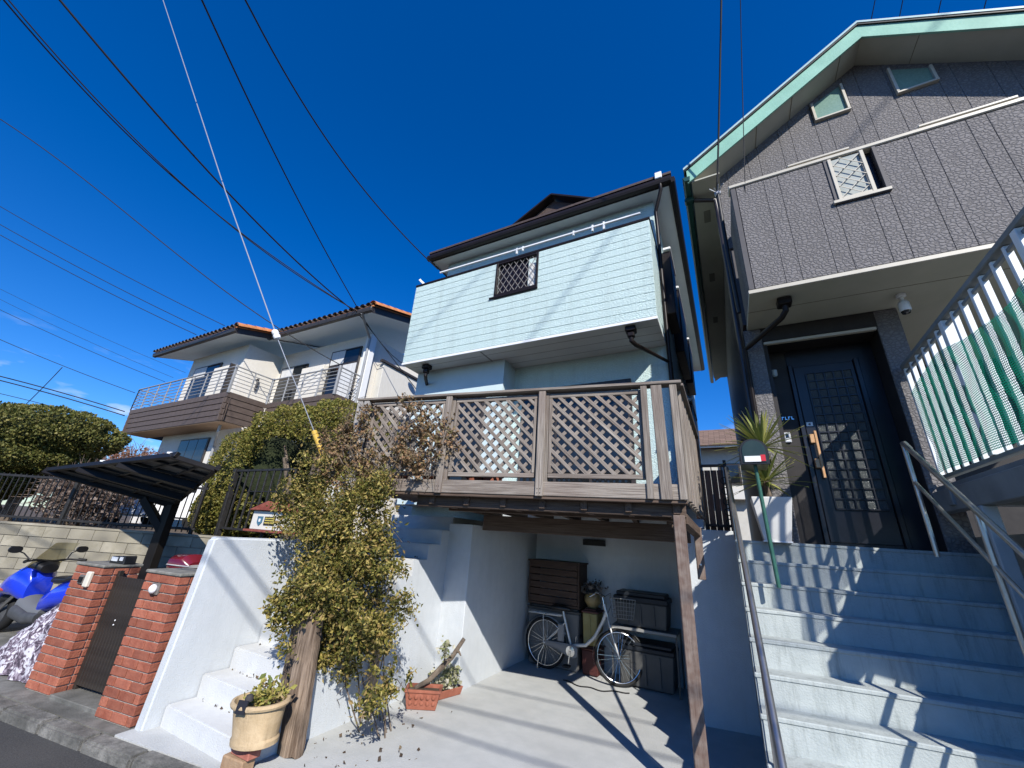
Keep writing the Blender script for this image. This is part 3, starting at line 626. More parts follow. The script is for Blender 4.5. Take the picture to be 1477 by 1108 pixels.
# ground floor: corner pillar, header and the recessed porch
DY = 5.87
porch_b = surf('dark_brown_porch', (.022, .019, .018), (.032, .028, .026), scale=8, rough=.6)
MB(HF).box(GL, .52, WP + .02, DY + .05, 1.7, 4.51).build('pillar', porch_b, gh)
MB(HF).box(.46, .655, WP, WP + .03, 1.7, 4.51).build('pillar_face', grey_s, gh, bevel=.006)
MB(HF).box(.645, .662, WP + .002, WP + .05, 1.7, 4.30).build('pillar_trim', porch_b, gh, bevel=.004)
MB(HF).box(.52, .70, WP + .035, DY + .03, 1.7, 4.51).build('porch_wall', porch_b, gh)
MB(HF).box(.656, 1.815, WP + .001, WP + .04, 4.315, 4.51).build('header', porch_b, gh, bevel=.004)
MB(HF).box(.665, 1.80, WP + .01, WP + .06, 4.275, 4.312).build('header_trim', cream_al, gh, bevel=.004)
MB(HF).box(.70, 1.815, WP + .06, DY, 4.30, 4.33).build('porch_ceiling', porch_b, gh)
MB(HF).box(1.805, 2.02, WP, WP + .03, 1.7, 4.51).build('pillar_face', grey_s, gh, bevel=.006)
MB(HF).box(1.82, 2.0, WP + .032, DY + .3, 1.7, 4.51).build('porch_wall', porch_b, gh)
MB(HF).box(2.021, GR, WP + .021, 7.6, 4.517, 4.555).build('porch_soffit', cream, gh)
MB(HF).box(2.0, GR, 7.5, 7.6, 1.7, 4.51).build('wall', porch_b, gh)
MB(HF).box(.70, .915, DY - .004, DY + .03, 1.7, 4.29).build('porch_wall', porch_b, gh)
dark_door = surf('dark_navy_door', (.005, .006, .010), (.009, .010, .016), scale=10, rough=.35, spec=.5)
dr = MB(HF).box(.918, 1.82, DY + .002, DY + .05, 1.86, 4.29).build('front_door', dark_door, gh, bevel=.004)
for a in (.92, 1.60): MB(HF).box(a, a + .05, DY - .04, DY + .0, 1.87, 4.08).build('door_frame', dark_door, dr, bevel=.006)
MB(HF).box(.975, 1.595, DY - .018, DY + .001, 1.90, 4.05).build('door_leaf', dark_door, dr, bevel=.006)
# lattice light of the door: glass with a grid of bars
G0, G1, H0, H1 = 1.095, 1.56, 2.26, 3.94
MB(HF).box(G0, G1, DY - .0235, DY - .0185, H0, H1).build('pane', surf('ribbed_glass', (.05, .058, .058), (.09, .10, .098), scale=14, rough=.2, stretch=(6, 1, 6), bump=.9, bscale=30), dr)
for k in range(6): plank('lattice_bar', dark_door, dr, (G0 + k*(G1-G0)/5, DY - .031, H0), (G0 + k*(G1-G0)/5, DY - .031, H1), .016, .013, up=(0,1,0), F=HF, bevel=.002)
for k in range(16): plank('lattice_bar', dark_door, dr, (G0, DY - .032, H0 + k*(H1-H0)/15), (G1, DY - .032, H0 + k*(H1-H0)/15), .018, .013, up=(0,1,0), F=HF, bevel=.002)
hd = MB(HF).box(1.032, 1.06, DY - .085, DY - .055, 2.60, 3.17).build('handle', brass, dr, bevel=.006)
for z in (2.72, 3.02): MB(HF).box(.985, 1.032, DY - .08, DY - .019, z, z + .11).build('handle_bracket', brass, hd, bevel=.006)
MB(HF).box(.99, 1.055, DY - .0215, DY - .0185, 3.245, 3.295).build('sticker', white_p, dr)
MB(HF).lathe([(.012, 0), (.012, .003), (.007, .005)], 16).build('sticker_mark', surf('navy_print', (.03, .05, .12)), dr).matrix_basis = HF @ T(1.022, DY - .0218, 3.27) @ RX(90)
ic = MB(HF).box(.735, .805, DY - .03, DY - .005, 3.05, 3.18).build('intercom', silver, gh, bevel=.006)
MB(HF).box(.752, .785, DY - .033, DY - .0302, 3.11, 3.16).build('lens', glass_d, ic)
MB(HF).box(.752, .785, DY - .032, DY - .0302, 3.065, 3.085).build('button', white_p, ic)
# raised metal letters of a name plate, too small to read
for i in range(5):
    a = .715 + i * .034
    MB(HF).box(a, a + .008, DY - .02, DY - .006, 3.345, 3.385).build('plate_letter', chrome, gh)
    if i % 2: MB(HF).box(a + .008, a + .024, DY - .02, DY - .006, 3.375, 3.385).build('plate_letter', chrome, gh)
    else: MB(HF).box(a + .008, a + .024, DY - .02, DY - .006, 3.345, 3.354).build('plate_letter', chrome, gh)
lm = MB(HF).lathe([(.02, 0), (.035, .02), (.035, .09), (.0, .11)], 14, (.76, DY - .06, 3.93)).build('porch_light', clear('lamp_glass', (.8, .85, .85), .5), gh, smooth=True)
MB(HF).box(.735, .785, DY - .06, DY - .004, 4.035, 4.06).build('lamp_base', iron, lm)
# drain under the balcony
hp = MB(HF).box(.79, .93, 4.77, 4.91, 4.42, 4.512).build('drain_hopper', gutter_m, gh, bevel=.012)
hpipe('downpipe', gutter_m, hp, [(.86, 4.84, 4.43), (.86, 4.84, 4.36), (.82, 4.90, 4.31), (.50, 5.40, 4.24), (.435, 5.44, 4.2), (.43, 5.44, 1.9)], .033)
hpipe('cable_mast', iron, gh, [(.40, 4.99, 6.50), (.40, 5.02, 5.4), (.42, 5.06, 4.56)], .026)
mb = MB(HF).box(.36, .44, 4.95, 5.03, 6.48, 6.56).build('cable_clamp', galv, gh, bevel=.02)
for k in range(4): MB(HF).tube([(.40, 4.98, 6.52), (.30 + k*.06, 4.92 - .02*k, 6.58 - .03*(k % 2))], .008, 6).build('insulator_arm', galv, mb)
sc = thing('security_camera', HW(2.16, 5.3, 4.51), 'white dome security camera hanging under the grey house soffit', 'camera')
MB(HF).lathe([(.045, 4.512), (.045, 4.485), (.02, 4.48), (.02, 4.42)], 16, (1.98, 5.2, 0)).build('mount', white_p, sc, smooth=True)
MB(HF).lathe([(.035, 4.425), (.05, 4.40), (.05, 4.31), (.045, 4.30)], 18, (1.98, 5.2, 0)).build('body', white_p, sc, smooth=True)
MB(HF).lathe([(.043, 4.302), (.035, 4.275), (.0, 4.262)], 18, (1.98, 5.2, 0)).build('lens', glass_d, sc, smooth=True)

# ================================================================== steel platform with its green netted railing
pf = thing('steel_platform', HW(2.2, 3.9, 0), 'grey steel walkway with beams beside the concrete steps', 'platform')
steel_g = surf('grey_steel_paint', (.20, .22, .22), (.26, .28, .28), scale=5, rough=.55, big=(.13, .14, .135), bigscale=2, bigamt=.5)
beige = surf('beige_wall_paint', (.30, .28, .22), (.35, .33, .26), scale=4, rough=.9, bump=.3, bscale=60)
MB(HF).box(1.84, 3.6, 2.85, 5.44, 2.40, 2.445).build('floor', steel_g, pf)
MB(HF).box(1.80, 1.90, 2.85, 5.44, 2.20, 2.396).build('beam', steel_g, pf, bevel=.006)
MB(HF).box(1.78, 3.5, 5.02, 5.12, 2.24, 2.395).build('beam', steel_g, pf, bevel=.006)
MB(HF).box(1.91, 3.5, 3.9, 4.0, 2.24, 2.395).build('beam', steel_g, pf, bevel=.006)
MB(HF).box(1.79, 1.885, 4.62, 4.72, 1.0, 2.198).build('column', surf('pale_blue_steel', (.34, .38, .39), (.40, .44, .45), scale=5, rough=.6), pf, bevel=.008)
MB(HF).box(3.2, 3.3, 2.5, 2.6, .0, 2.198).build('column', steel_g, pf, bevel=.008)
MB(HF).box(2.02, 2.10, 2.9, 5.88, -.1, 2.0).build('side_wall', beige, pf)
gf = thing('netted_railing', HW(1.9, 4.0, 2.445), 'white barred railing hung with green netting on the steel walkway', 'railing')
def ft(y): return 3.715 + (5.4 - y) * .04
plank('top_rail', steel_g, gf, (1.9, 5.43, ft(5.43) + .02), (1.9, 2.85, ft(2.85) + .02), .075, .045, F=HF)
plank('top_rail', steel_g, gf, (1.9, 5.43, ft(5.43) - .05), (1.9, 2.85, ft(2.85) - .05), .03, .03, F=HF)
plank('bottom_rail', steel_g, gf, (1.9, 5.43, 2.53), (1.9, 2.85, 2.53), .05, .035, F=HF)
bar_w = surf('white_bar_paint', (.74, .78, .78), (.78, .82, .81), scale=6, rough=.4)
y = 5.40; i = 0
while y > 2.88:
    w = .075 if i in (6, 13) else .040
    plank('bar', bar_w, gf, (1.9, y, 2.55), (1.9, y, ft(y) - .006), w, (.03 if w < .05 else .06), up=(0, 1, 0), F=HF)
    y -= .165; i += 1
def netmat():
    m = bpy.data.materials.new('green_netting'); m.use_nodes = True; t = m.node_tree; N = t.nodes; K = t.links.new; b = N['Principled BSDF']
    b.inputs['Base Color'].default_value = (.012, .21, .135, 1); b.inputs['Roughness'].default_value = .8
    tc = N.new('ShaderNodeTexCoord'); mp = N.new('ShaderNodeMapping'); mp.inputs['Rotation'].default_value = (0, 0, math.radians(9)); mp.inputs['Scale'].default_value = (60, 60, 60); K(tc.outputs['Object'], mp.inputs[0])
    sp_ = N.new('ShaderNodeSeparateXYZ'); K(mp.outputs[0], sp_.inputs[0]); outs = []
    for ax in ('Y', 'Z'):
        f = N.new('ShaderNodeMath'); f.operation = 'FRACT'; K(sp_.outputs[ax], f.inputs[0]); g = N.new('ShaderNodeMath'); g.operation = 'GREATER_THAN'; g.inputs[1].default_value = .36; K(f.outputs[0], g.inputs[0]); outs.append(g)
    mu = N.new('ShaderNodeMath'); mu.operation = 'MULTIPLY'; K(outs[0].outputs[0], mu.inputs[0]); K(outs[1].outputs[0], mu.inputs[1])
    tl = N.new('ShaderNodeBsdfTranslucent'); tl.inputs[0].default_value = (.01, .30, .18, 1); tr = N.new('ShaderNodeBsdfTransparent')
    m1 = N.new('ShaderNodeMixShader'); m1.inputs[0].default_value = .35; K(b.outputs[0], m1.inputs[1]); K(tl.outputs[0], m1.inputs[2])
    m2 = N.new('ShaderNodeMixShader'); K(mu.outputs[0], m2.inputs[0]); K(m1.outputs[0], m2.inputs[1]); K(tr.outputs[0], m2.inputs[2]); K(m2.outputs[0], N['Material Output'].inputs['Surface'])
    return m
net = MB(HF); ny, nz_ = 40, 12; vs = []; fs = []
for a in range(ny + 1):
    for b in range(nz_ + 1):
        yy = 5.3 - a * (2.4 / ny); zt = min(ft(yy) - .2, 3.40 + .08 * math.sin(yy * 3) + .05 * (5.3 - yy)); z = 2.56 + (zt - 2.56) * b / nz_
        vs.append((1.852 - .012 * math.sin(yy * 9 + z * 5) + .01 * math.sin(z * 14), yy, z))
for a in range(ny):
    for b in range(nz_): fs.append((a*(nz_+1)+b, (a+1)*(nz_+1)+b, (a+1)*(nz_+1)+b+1, a*(nz_+1)+b+1))
net.add(vs, fs); net.build('netting', netmat(), gf, smooth='all')

# ================================================================== stainless handrails
hr = thing('pipe_handrail', HW(1.5, 4.8, 1.85), 'double stainless pipe handrail below the netted railing', 'handrail')
def P(*pts): return list(pts)
MB(HF).tube([(1.64, 5.12, 2.775), (1.53, 4.86, 2.772), (1.50, 4.80, 2.755), (1.50, 4.74, 2.71), (1.50, 2.9, 1.27)], .021, 14).build('top_rail', steel, hr, smooth=True)
MB(HF).tube([(1.50, 4.79, 2.40), (1.50, 2.9, .92)], .015, 12).build('mid_rail', steel, hr, smooth=True)
for y, zt in ((4.80, 2.745), (3.95, 2.085)): MB(HF).tube([(1.50, y, zt), (1.50, y, zt - .95)], .018, 12).build('post', steel, hr, smooth=True)
lr = thing('pipe_handrail', HW(.06, 4.5, 1.4), 'single stainless pipe handrail along the open edge of the concrete steps', 'handrail')
a, b = Vector((.041, 5.3, 2.65)), Vector((.098, 2.78, .53))
mid = a.lerp(b, .42)
MB(HF).tube([a, mid], .020, 14).build('rail', steel, lr, smooth=True)
MB(HF).tube([mid - (b - a) * .004, b], .0225, 14).build('rail', steel, lr, smooth=True)
MB(HF).tube([(.041, 5.3, 2.65), (.041, 5.36, 2.62), (.041, 5.37, 1.86)], .019, 12).build('post', steel, lr, smooth=True)
MB(HF).tube([(.082, 3.5, 1.14), (.082, 3.5, .40)], .018, 12).build('post', steel, lr, smooth=True)

# ================================================================== letterbox on a green pole
mbx = thing('letterbox', HW(.30, 4.5, 1.465), 'dark green domed letterbox on a pole beside the yucca', 'letterbox')
mgreen = surf('green_pole_paint', (.028, .10, .075), (.04, .13, .10), scale=20, rough=.4)
MB(HF).tube([(.315, 4.5, 1.46), (.285, 4.5, 2.53)], .017, 14).build('pole', mgreen, mbx, smooth=True)
dome = [(-.115, 0), (.115, 0), (.115, .13)] + [(.115 * math.cos(t * math.pi / 12), .13 + .115 * math.sin(t * math.pi / 12)) for t in range(1, 12)] + [(-.115, .13)]
MB(HF @ T(.285, 0, 2.525)).prism(dome, 'y', 4.44, 4.78).build('box', surf('dark_green_tin', (.012, .03, .027), (.02, .04, .035), scale=10, rough=.35, spec=.5), mbx, bevel=.004)
MB(HF @ T(.285, 0, 2.525)).prism([(x * 1.06, z * 1.03 - .004) for x, z in dome], 'y', 4.415, 4.438).build('front_rim', black_pl, mbx, bevel=.004)
MB(HF @ T(.285, 0, 2.525)).prism([(x * .86, .015 + z * .88) for x, z in dome], 'y', 4.408, 4.4145).build('flap', MATS['dark_green_tin'], mbx, bevel=.002)
MB(HF).box(.20, .335, 4.403, 4.4075, 2.545, 2.60).build('sticker', white_p, mbx)
MB(HF).box(.336, .375, 4.403, 4.4074, 2.55, 2.61).build('sticker', surf('red_print', (.55, .03, .05)), mbx)

# ================================================================== planter with a yucca
pp = thing('white_planter', HW(.41, 5.13, 1.85), 'tall tapered white planter at the top of the concrete steps', 'planter')
pw = surf('planter_white', (.62, .62, .60), (.68, .68, .66), scale=5, rough=.7, big=(.5, .49, .46), bigscale=3, bigamt=.4)
prof = [(.115, 1.852), (.178, 2.27), (.178, 2.285), (.155, 2.285), (.15, 2.24)]
MB(HF).rings([[Vector((.41 + sx * r, 5.13 + sy * r, z)) for sx, sy in ((-1,-1),(1,-1),(1,1),(-1,1))] for r, z in prof]).build('pot', pw, pp, bevel=.004)
MB(HF).box(.27, .55, 4.99, 5.27, 2.20, 2.235).build('soil', soil, pp)
MB(HF).box(.285, .535, 5.005, 5.255, 1.846, 1.86).build('feet', white_p, pp)
yc = thing('yucca', HW(.41, 5.13, 2.24), 'spiky variegated yucca growing in the white planter', 'plant')
MB(HF).tube([(.41, 5.13, 2.2), (.40, 5.12, 2.5), (.42, 5.10, 2.86)], [.035, .03, .025], 8).build('stem', bark, yc, smooth=True)
yg = leafmat('yucca_leaf', [(.10, .15, .05), (.22, .25, .07), (.42, .40, .13), (.16, .20, .06)], rough=.4, trans=.15)
vs = []; fs = []
for (cx, cy, cz, n, ln) in ((.42, 5.10, 2.84, 80, .44), (.40, 5.10, 2.46, 60, .36)):
    for k in range(n):
        az = R_.uniform(0, 2 * math.pi); el = R_.uniform(-.35, 1.35); s = ln * R_.uniform(.75, 1.15)
        d = Vector((math.cos(az) * math.cos(el), math.sin(az) * math.cos(el), math.sin(el))); sd_ = d.cross(Vector((0, 0, 1))).normalized()
        p0 = HW(cx, cy, cz) + d * .03; o = len(vs)
        for t, w in ((0, .010), (.35, .017), (.7, .012), (1, .001)):
            q = p0 + d * s * t - Vector((0, 0, .10 * s * t * t)); vs += [q - sd_ * w, q + Vector((0, 0, -.004)), q + sd_ * w]
        for j in range(3): b_ = o + j * 3; fs += [(b_, b_+1, b_+4, b_+3), (b_+1, b_+2, b_+5, b_+4)]
me = bpy.data.meshes.new('crown'); me.from_pydata([tuple(v) for v in vs], [], fs); me.materials.append(yg); link('crown', me, ID, yc)

# ================================================================== side gate and the house seen through the gap
sg = thing('side_gate', HW(-.15, 6.3, 1.95), 'low brown boarded gate with iron bars between the two houses', 'gate')
brown = surf('brown_gate_wood', (.15, .075, .048), (.22, .12, .08), scale=3, rough=.8, stretch=(1, 16, 16), local=True, rv=.15, bump=.4, bscale=8)
for k in range(5): plank('board', brown, sg, (-.37 + k*.082, 6.42, 1.97), (-.37 + k*.082, 6.42, 2.82), .078, .02, up=(0,1,0), F=HF)
for z in (2.06, 2.88): plank('rail', wood_d, sg, (-.41, 6.39, z), (.05, 6.39, z), .05, .035, F=HF)
for x in (-.28, -.15, -.02): plank('bar', alu_d, sg, (x, 6.36, 2.0), (x, 6.36, 2.87), .014, .014, up=(0,1,0), F=HF)
for k in range(5):
    MB(HF @ T(.0, 6.34, 2.1 + k*.14)).torus(.045, .007, 18, 6).build('scroll', iron, sg)
plank('post', iron, sg, (.03, 6.36, 1.95), (.03, 6.36, 2.95), .04, .04, up=(0,1,0), F=HF)
fh = thing('far_house', HW(0, 26, 1.2), 'cream house with brown shingle roof seen through the gap', 'house')
fw = surf('far_wall', (.50, .48, .42), (.55, .53, .47), scale=4, rough=.9)
MB(HF).box(-4, 4.0, 26, 33, 1.0, 7.5).build('wall', fw, fh)
shing = surf('brown_shingle', (.15, .095, .065), (.21, .14, .10), scale=7, rough=.9, rv=.14)
MB(HF).prism([(25.2, 7.55), (30, 9.75), (34, 7.55)], 'x', -4.8, 4.8).build('roof', shing, fh)
for r in range(12):
    y0 = 25.18 + r * .38; z0 = 7.60 + r * .38 * .458
    for c in range(9):
        x0 = -2.4 + c * .62 + (.31 if r % 2 else 0)
        plank('shingle', shing, fh, (x0, y0, z0), (x0 + .60, y0, z0), .42, .045, up=(0, -.417, .909), F=HF, bevel=0)
MB(HF).box(-4.8, 4.8, 25.12, 25.2, 7.40, 7.58).build('fascia', white_p, fh)
fwn = MB(HF).box(-.2, .9, 25.94, 26, 5.4, 6.6).build('window', alu_d, fh)
MB(HF).box(-.1, .8, 25.92, 25.94, 5.5, 6.5).build('pane', glass_d, fwn)
MB(HF).box(-.45, 1.3, 25.4, 25.95, 4.55, 5.1).build('balcony', surf('far_balcony', (.6, .58, .53)), fh)

# ================================================================== brick gate pillars
brick_m = surf('red_brick', (.26, .075, .043), (.36, .125, .075), scale=10, rough=.9, bump=.6, bscale=60, rv=.22, local=True, big=(.22, .07, .045), bigscale=6, bigamt=.5)
mortar = surf('mortar', (.30, .24, .20), (.42, .36, .31), scale=20, rough=.95, bump=.5, bscale=90)
cap_m = surf('mossy_cap', (.14, .135, .115), (.24, .23, .20), scale=12, rough=.95, bump=.6, bscale=60)
BM = {}
def brick(parent, x0, x1, y0, y1, z0, z1):
    key = (round(x1-x0, 3), round(y1-y0, 3), round(z1-z0, 3))
    if key not in BM:
        bm = bmesh.new(); bmesh.ops.create_cube(bm, size=1)
        for v in bm.verts: v.co = Vector((v.co.x*key[0], v.co.y*key[1], v.co.z*key[2]))
        bmesh.ops.bevel(bm, geom=bm.edges[:], offset=.004, segments=1, affect='EDGES')
        me = bpy.data.meshes.new('brick'); bm.to_mesh(me); bm.free(); me.materials.append(brick_m); BM[key] = me
    link('brick', BM[key], T((x0+x1)/2, (y0+y1)/2, (z0+z1)/2) @ RZ(R_.uniform(-.5, .5)), parent)
def pillar(x0, x1, y0, y1, h, label):
    p = thing('brick_pillar', ((x0+x1)/2, (y0+y1)/2, 0), label, 'pillar', 'brick gate pillars')
    g = .011; d = .10
    MB().box(x0 + .012, x1 - .012, y0 + .012, y1 - .012, -.02, h - .002).build('mortar_core', mortar, p)
    n = 15; ch = h / n
    def run(a0, a1, off):
        w = .215; xs = []; a = a0 - (w / 2 if off else 0)
        while a < a1 - .02:
            b0, b1 = max(a, a0), min(a + w - g, a1)
            if a1 - b1 < .05: b1 = a1
            if b1 - b0 > .03: xs.append((b0, b1))
            if b1 >= a1: break
            a += w
        return xs
    for r in range(n):
        z0, z1 = r * ch + g / 2, (r + 1) * ch - g / 2; e = r % 2
        for a, b in run(x0, x1, e): brick(p, a, b, y0, y0 + d, z0, z1)
        for a, b in run(x0, x1, not e): brick(p, a, b, y1 - d, y1, z0, z1)
        for a, b in run(y0 + d + g, y1 - d - g, e): brick(p, x1 - d, x1, a, b, z0, z1); brick(p, x0, x0 + d, a, b, z0, z1)
    MB().box(x0 - .012, x1 + .012, y0 - .012, y1 + .012, h, h + .03).build('cap', cap_m, p, bevel=.008)
    return p
p1 = pillar(-6.06, -5.585, 3.005, 3.36, 1.13, 'brick gate pillar with intercom and solar lamp near the blue scooter')
rim = surf('lamp_bezel', (.10, .09, .08), (.2, .18, .16), scale=30, rough=.6)
bz = MB().box(-5.90, -5.80, 2.985, 3.012, .955, 1.045).build('bell_box', rim, p1, bevel=.006)
MB().box(-5.88, -5.82, 2.975, 2.986, .975, 1.025).build('recess', glass_d, bz)
MB().box(-5.775, -5.70, 2.97, 3.01, .935, 1.085).build('intercom_cover', surf('cream_plastic', (.62, .58, .48)), p1, bevel=.01)
p2_ = pillar(-4.785, -4.30, 2.945, 3.30, 1.16, 'brick gate pillar with a round white lamp against the white wall')
bz = MB().box(-4.625, -4.515, 2.925, 2.95, .985, 1.085).build('lamp', rim, p2_, bevel=.006)
MB(T(-4.57, 2.925, 1.035) @ RX(90)).lathe([(.042, 0), (.04, .018), (.025, .035), (.002, .04)], 20).build('globe', surf('opal_glass', (.85, .85, .84), rough=.2), bz, smooth='all')
sl_ = thing('solar_lamp', (-5.70, 3.2, 1.16), 'small black solar lamp with white panels on the brick pillar cap', 'lamp')
MB(T(-5.70, 3.22, 1.161) @ RZ(0)).prism([(-.13, 0), (.13, 0), (.12, .085), (-.11, .07)], 'y', -.06, .06).build('body', black_pl, sl_, bevel=.006)
MB(T(-5.70, 3.22, 1.161)).box(-.095, .01, -.066, -.061, .025, .066).build('panel', white_p, sl_)
MB(T(-5.70, 3.22, 1.161)).box(.045, .10, -.066, -.061, .035, .072).build('panel', white_p, sl_)
# ================================================================== gate of vertical slats between the pillars
gt = thing('slatted_gate', (-5.18, 3.16, 0), 'black slatted metal gate between the two brick pillars', 'gate')
gate_m = surf('black_gate', (.016, .013, .011), (.03, .025, .022), scale=8, rough=.5, big=(.055, .045, .035), bigscale=5, bigamt=.5)
nsl = 16
for k in range(nsl):
    x = -5.53 + k * (.70 / (nsl - 1)); plank('slat', gate_m, gt, (x, 3.15, .07), (x, 3.15, 1.05), .040, .018, up=(0, 1, 0), bevel=.003)
for z in (.12, 1.0): plank('rail', gate_m, gt, (-5.56, 3.175, z), (-4.80, 3.175, z), .03, .05)
for x in (-5.57, -4.80): plank('post', gate_m, gt, (x, 3.17, .0), (x, 3.17, 1.1), .045, .045, up=(0,1,0))
lk = MB().box(-4.93, -4.84, 3.11, 3.14, .52, .64).build('latch', gate_m, gt, bevel=.008)
MB(T(-4.90, 3.105, .58)).torus(.026, .008, 16, 6).build('ring', iron, lk)
for z in (.62, .66): MB(T(-5.30, 3.132, z) @ RX(90)).lathe([(.007, 0), (.007, .006), (.001, .008)], 10).build('rivet', white_p, gt)
MB().box(-5.58, -4.79, 2.98, 3.45, -.02, .03).build('threshold', slab_m, gt, bevel=.006)

# ================================================================== block wall with its iron fence
bw = thing('block_wall', CF @ Vector((-7, 7.5, 0)), 'weathered concrete block wall behind the parking space', 'wall')
blk = surf('concrete_block', (.25, .225, .165), (.37, .335, .255), scale=6, rough=.95, bump=.5, bscale=60, rv=.10, local=True, big=(.11, .10, .08), bigscale=3.0, bigamt=.75)
MB(CF).box(-13.2, -3.2, 7.53, 7.66, -.1, 1.37).build('backing', mortar, bw)
bh_, bl_ = .172, .43
bmesh_ = {}
for r in range(8):
    a = -12.9 - (bl_ / 2 if r % 2 else 0)
    while a < -3.4:
        key = 'b'
        if key not in bmesh_:
            bm = bmesh.new(); bmesh.ops.create_cube(bm, size=1)
            for v in bm.verts: v.co = Vector((v.co.x * (bl_ - .008), v.co.y * .09, v.co.z * (bh_ - .008)))
            bmesh.ops.bevel(bm, geom=bm.edges[:], offset=.004, segments=1, affect='EDGES')
            me = bpy.data.meshes.new('block'); bm.to_mesh(me); bm.free(); me.materials.append(blk); bmesh_[key] = me
        link('block', bmesh_[key], CF @ T(a + bl_/2, 7.545 + R_.uniform(-.002, .002), (r + .5) * bh_), bw); a += bl_
MB(CF).box(-13.2, -3.2, 7.49, 7.67, 1.377, 1.415).build('coping', blk, bw, bevel=.006)
gfn = thing('iron_fence', CF @ Vector((-7, 7.58, 1.41)), 'black iron bar fence on top of the block wall', 'fence')
for z in (1.50, 2.20): plank('rail', iron, gfn, (-12.6, 7.58, z), (-5.45, 7.58, z), .03, .04, F=CF)
for k in range(67): plank('bar', iron, gfn, (-12.5 + k*.105, 7.58, 1.44), (-12.5 + k*.105, 7.58, 2.24), .014, .014, up=(0,1,0), F=CF, bevel=0)
for k in range(4): plank('post', iron, gfn, (-12.5 + k*2.33, 7.58, 1.41), (-12.5 + k*2.33, 7.58, 2.30), .05, .05, up=(0,1,0), F=CF)
# garden gate of iron bars at the head of the white wall
gg = thing('garden_gate', HW(-7.2, 4.3, 1.42), 'black iron garden gate with crossbars beside the clipped bush', 'gate')
plank('post', iron, gg, (-8.28, 4.3, 1.38), (-8.32, 4.3, 2.62), .09, .09, up=(0,1,0), F=HF)
for z in (1.55, 2.58): plank('rail', iron, gg, (-8.3, 4.3, z), (-6.5, 4.3, z), .04, .04, F=HF)
for z in (2.0, 2.2): plank('rail', iron, gg, (-7.75, 4.3, z), (-6.9, 4.3, z), .02, .02, F=HF)
for k in range(9): plank('bar', iron, gg, (-8.1 + k*.2, 4.3, 1.56), (-8.1 + k*.2, 4.3, 2.57), .03, .03, up=(0,1,0), F=HF)
# letterbox like a small house
hb = thing('house_shaped_letterbox', HW(-5.35, 3.45, 1.53), 'white letterbox with a little red roof on the white wall', 'letterbox')
cx, cy, cz = -5.55, 3.55, 1.60
MB(HF).box(cx - .33, cx + .33, cy - .12, cy + .12, cz, cz + .24).build('box', surf('cream_tin', (.66, .63, .56), (.72, .69, .62), scale=6, rough=.5), hb, bevel=.006)
MB(HF).prism([(cx - .40, cz + .245), (cx + .40, cz + .245), (cx, cz + .37)], 'y', cy - .17, cy + .17).build('roof', surf('rusty_red_roof', (.20, .045, .03), (.30, .09, .06), scale=12, rough=.7), hb, bevel=.006)
MB(HF).box(cx - .40, cx + .40, cy - .16, cy + .16, cz - .03, cz - .002).build('shelf', surf('rusty_red_roof', (.2, .05, .03)), hb, bevel=.004)
MB(HF).box(cx - .03, cx + .21, cy - .128, cy - .121, cz + .06, cz + .17).build('label_plate', iron, hb, bevel=.002)
for zz in (.085, .115, .142): MB(HF).box(cx - .01, cx + .19, cy - .1305, cy - .1285, cz + zz, cz + zz + .014).build('label_print', surf('yellow_print', (.55, .45, .10)), hb)
MB(HF).prism([(cx - .19, cz + .17), (cx - .07, cz + .17), (cx - .075, cz + .09), (cx - .13, cz + .045), (cx - .185, cz + .09)], 'y', cy - .128, cy - .121).build('badge', surf('badge_blue', (.06, .16, .24)), hb)
MB(HF).box(cx - .15, cx - .11, cy - .131, cy - .1285, cz + .10, cz + .14).build('badge_mark', white_p, hb)
for s in (-.2, .2): MB(HF).tube([(cx + s, cy, 1.37), (cx + s, cy, cz - .03)], .02, 8).build('leg', iron, hb)

# ================================================================== cantilever carport
cp = thing('carport', (-7.76, 4.83, 0), 'dark carport roof with smoked panels over the parking space', 'carport')
B_, T_, P_, Q_ = Vector((-7.78, 4.83, 1.89)), Vector((-10.05, 4.02, 2.31)), Vector((-5.85, 3.41, 2.43)), Vector((-5.28, 3.62, 2.30))
u = (T_ - B_); w_ = (Q_ - B_); nn = u.cross(w_).normalized()
if nn.z < 0: nn = -nn
cpm = surf('carport_bronze', (.008, .007, .006), (.012, .010, .009), scale=5, rough=.5, spec=.2)
smoke = clear('smoked_polycarbonate', (.17, .17, .165), .5, .3)
def cpt(a, b, h=0): return B_.lerp(T_, a).lerp(Q_.lerp(P_, a), b) + nn * h
for a in (0, 1): plank('edge_beam', cpm, cp, cpt(a, -.02), cpt(a, 1.02), .05, .075, up=nn)
for b in (0, 1): plank('edge_beam', cpm, cp, cpt(-.02, b, -.02), cpt(1.02, b, -.02), .06, .11 if b == 0 else .06, up=nn)
for b in (.33, .66): plank('arm', cpm, cp, cpt(0, b, -.06), cpt(1, b, -.06), .06, .10, up=nn)
nb = 7
for k in range(nb):
    for j in range(3):
        q = [cpt(j/3 + .01, (k + .06)/nb), cpt((j+1)/3 - .01, (k + .06)/nb), cpt((j+1)/3 - .01, (k + .94)/nb), cpt(j/3 + .01, (k + .94)/nb)]
        MB().add(q + [p + nn * .012 for p in q], [(0,3,2,1),(4,5,6,7),(0,1,5,4),(1,2,6,5),(2,3,7,6),(3,0,4,7)]).build('panel', smoke, cp)
for k in range(1, nb): plank('purlin', cpm, cp, cpt(0, k/nb, -.01), cpt(1, k/nb, -.01), .03, .04, up=nn)
for k in (1, 2): plank('purlin', cpm, cp, cpt(k/3, 0, -.012), cpt(k/3, 1, -.012), .03, .03, up=nn)
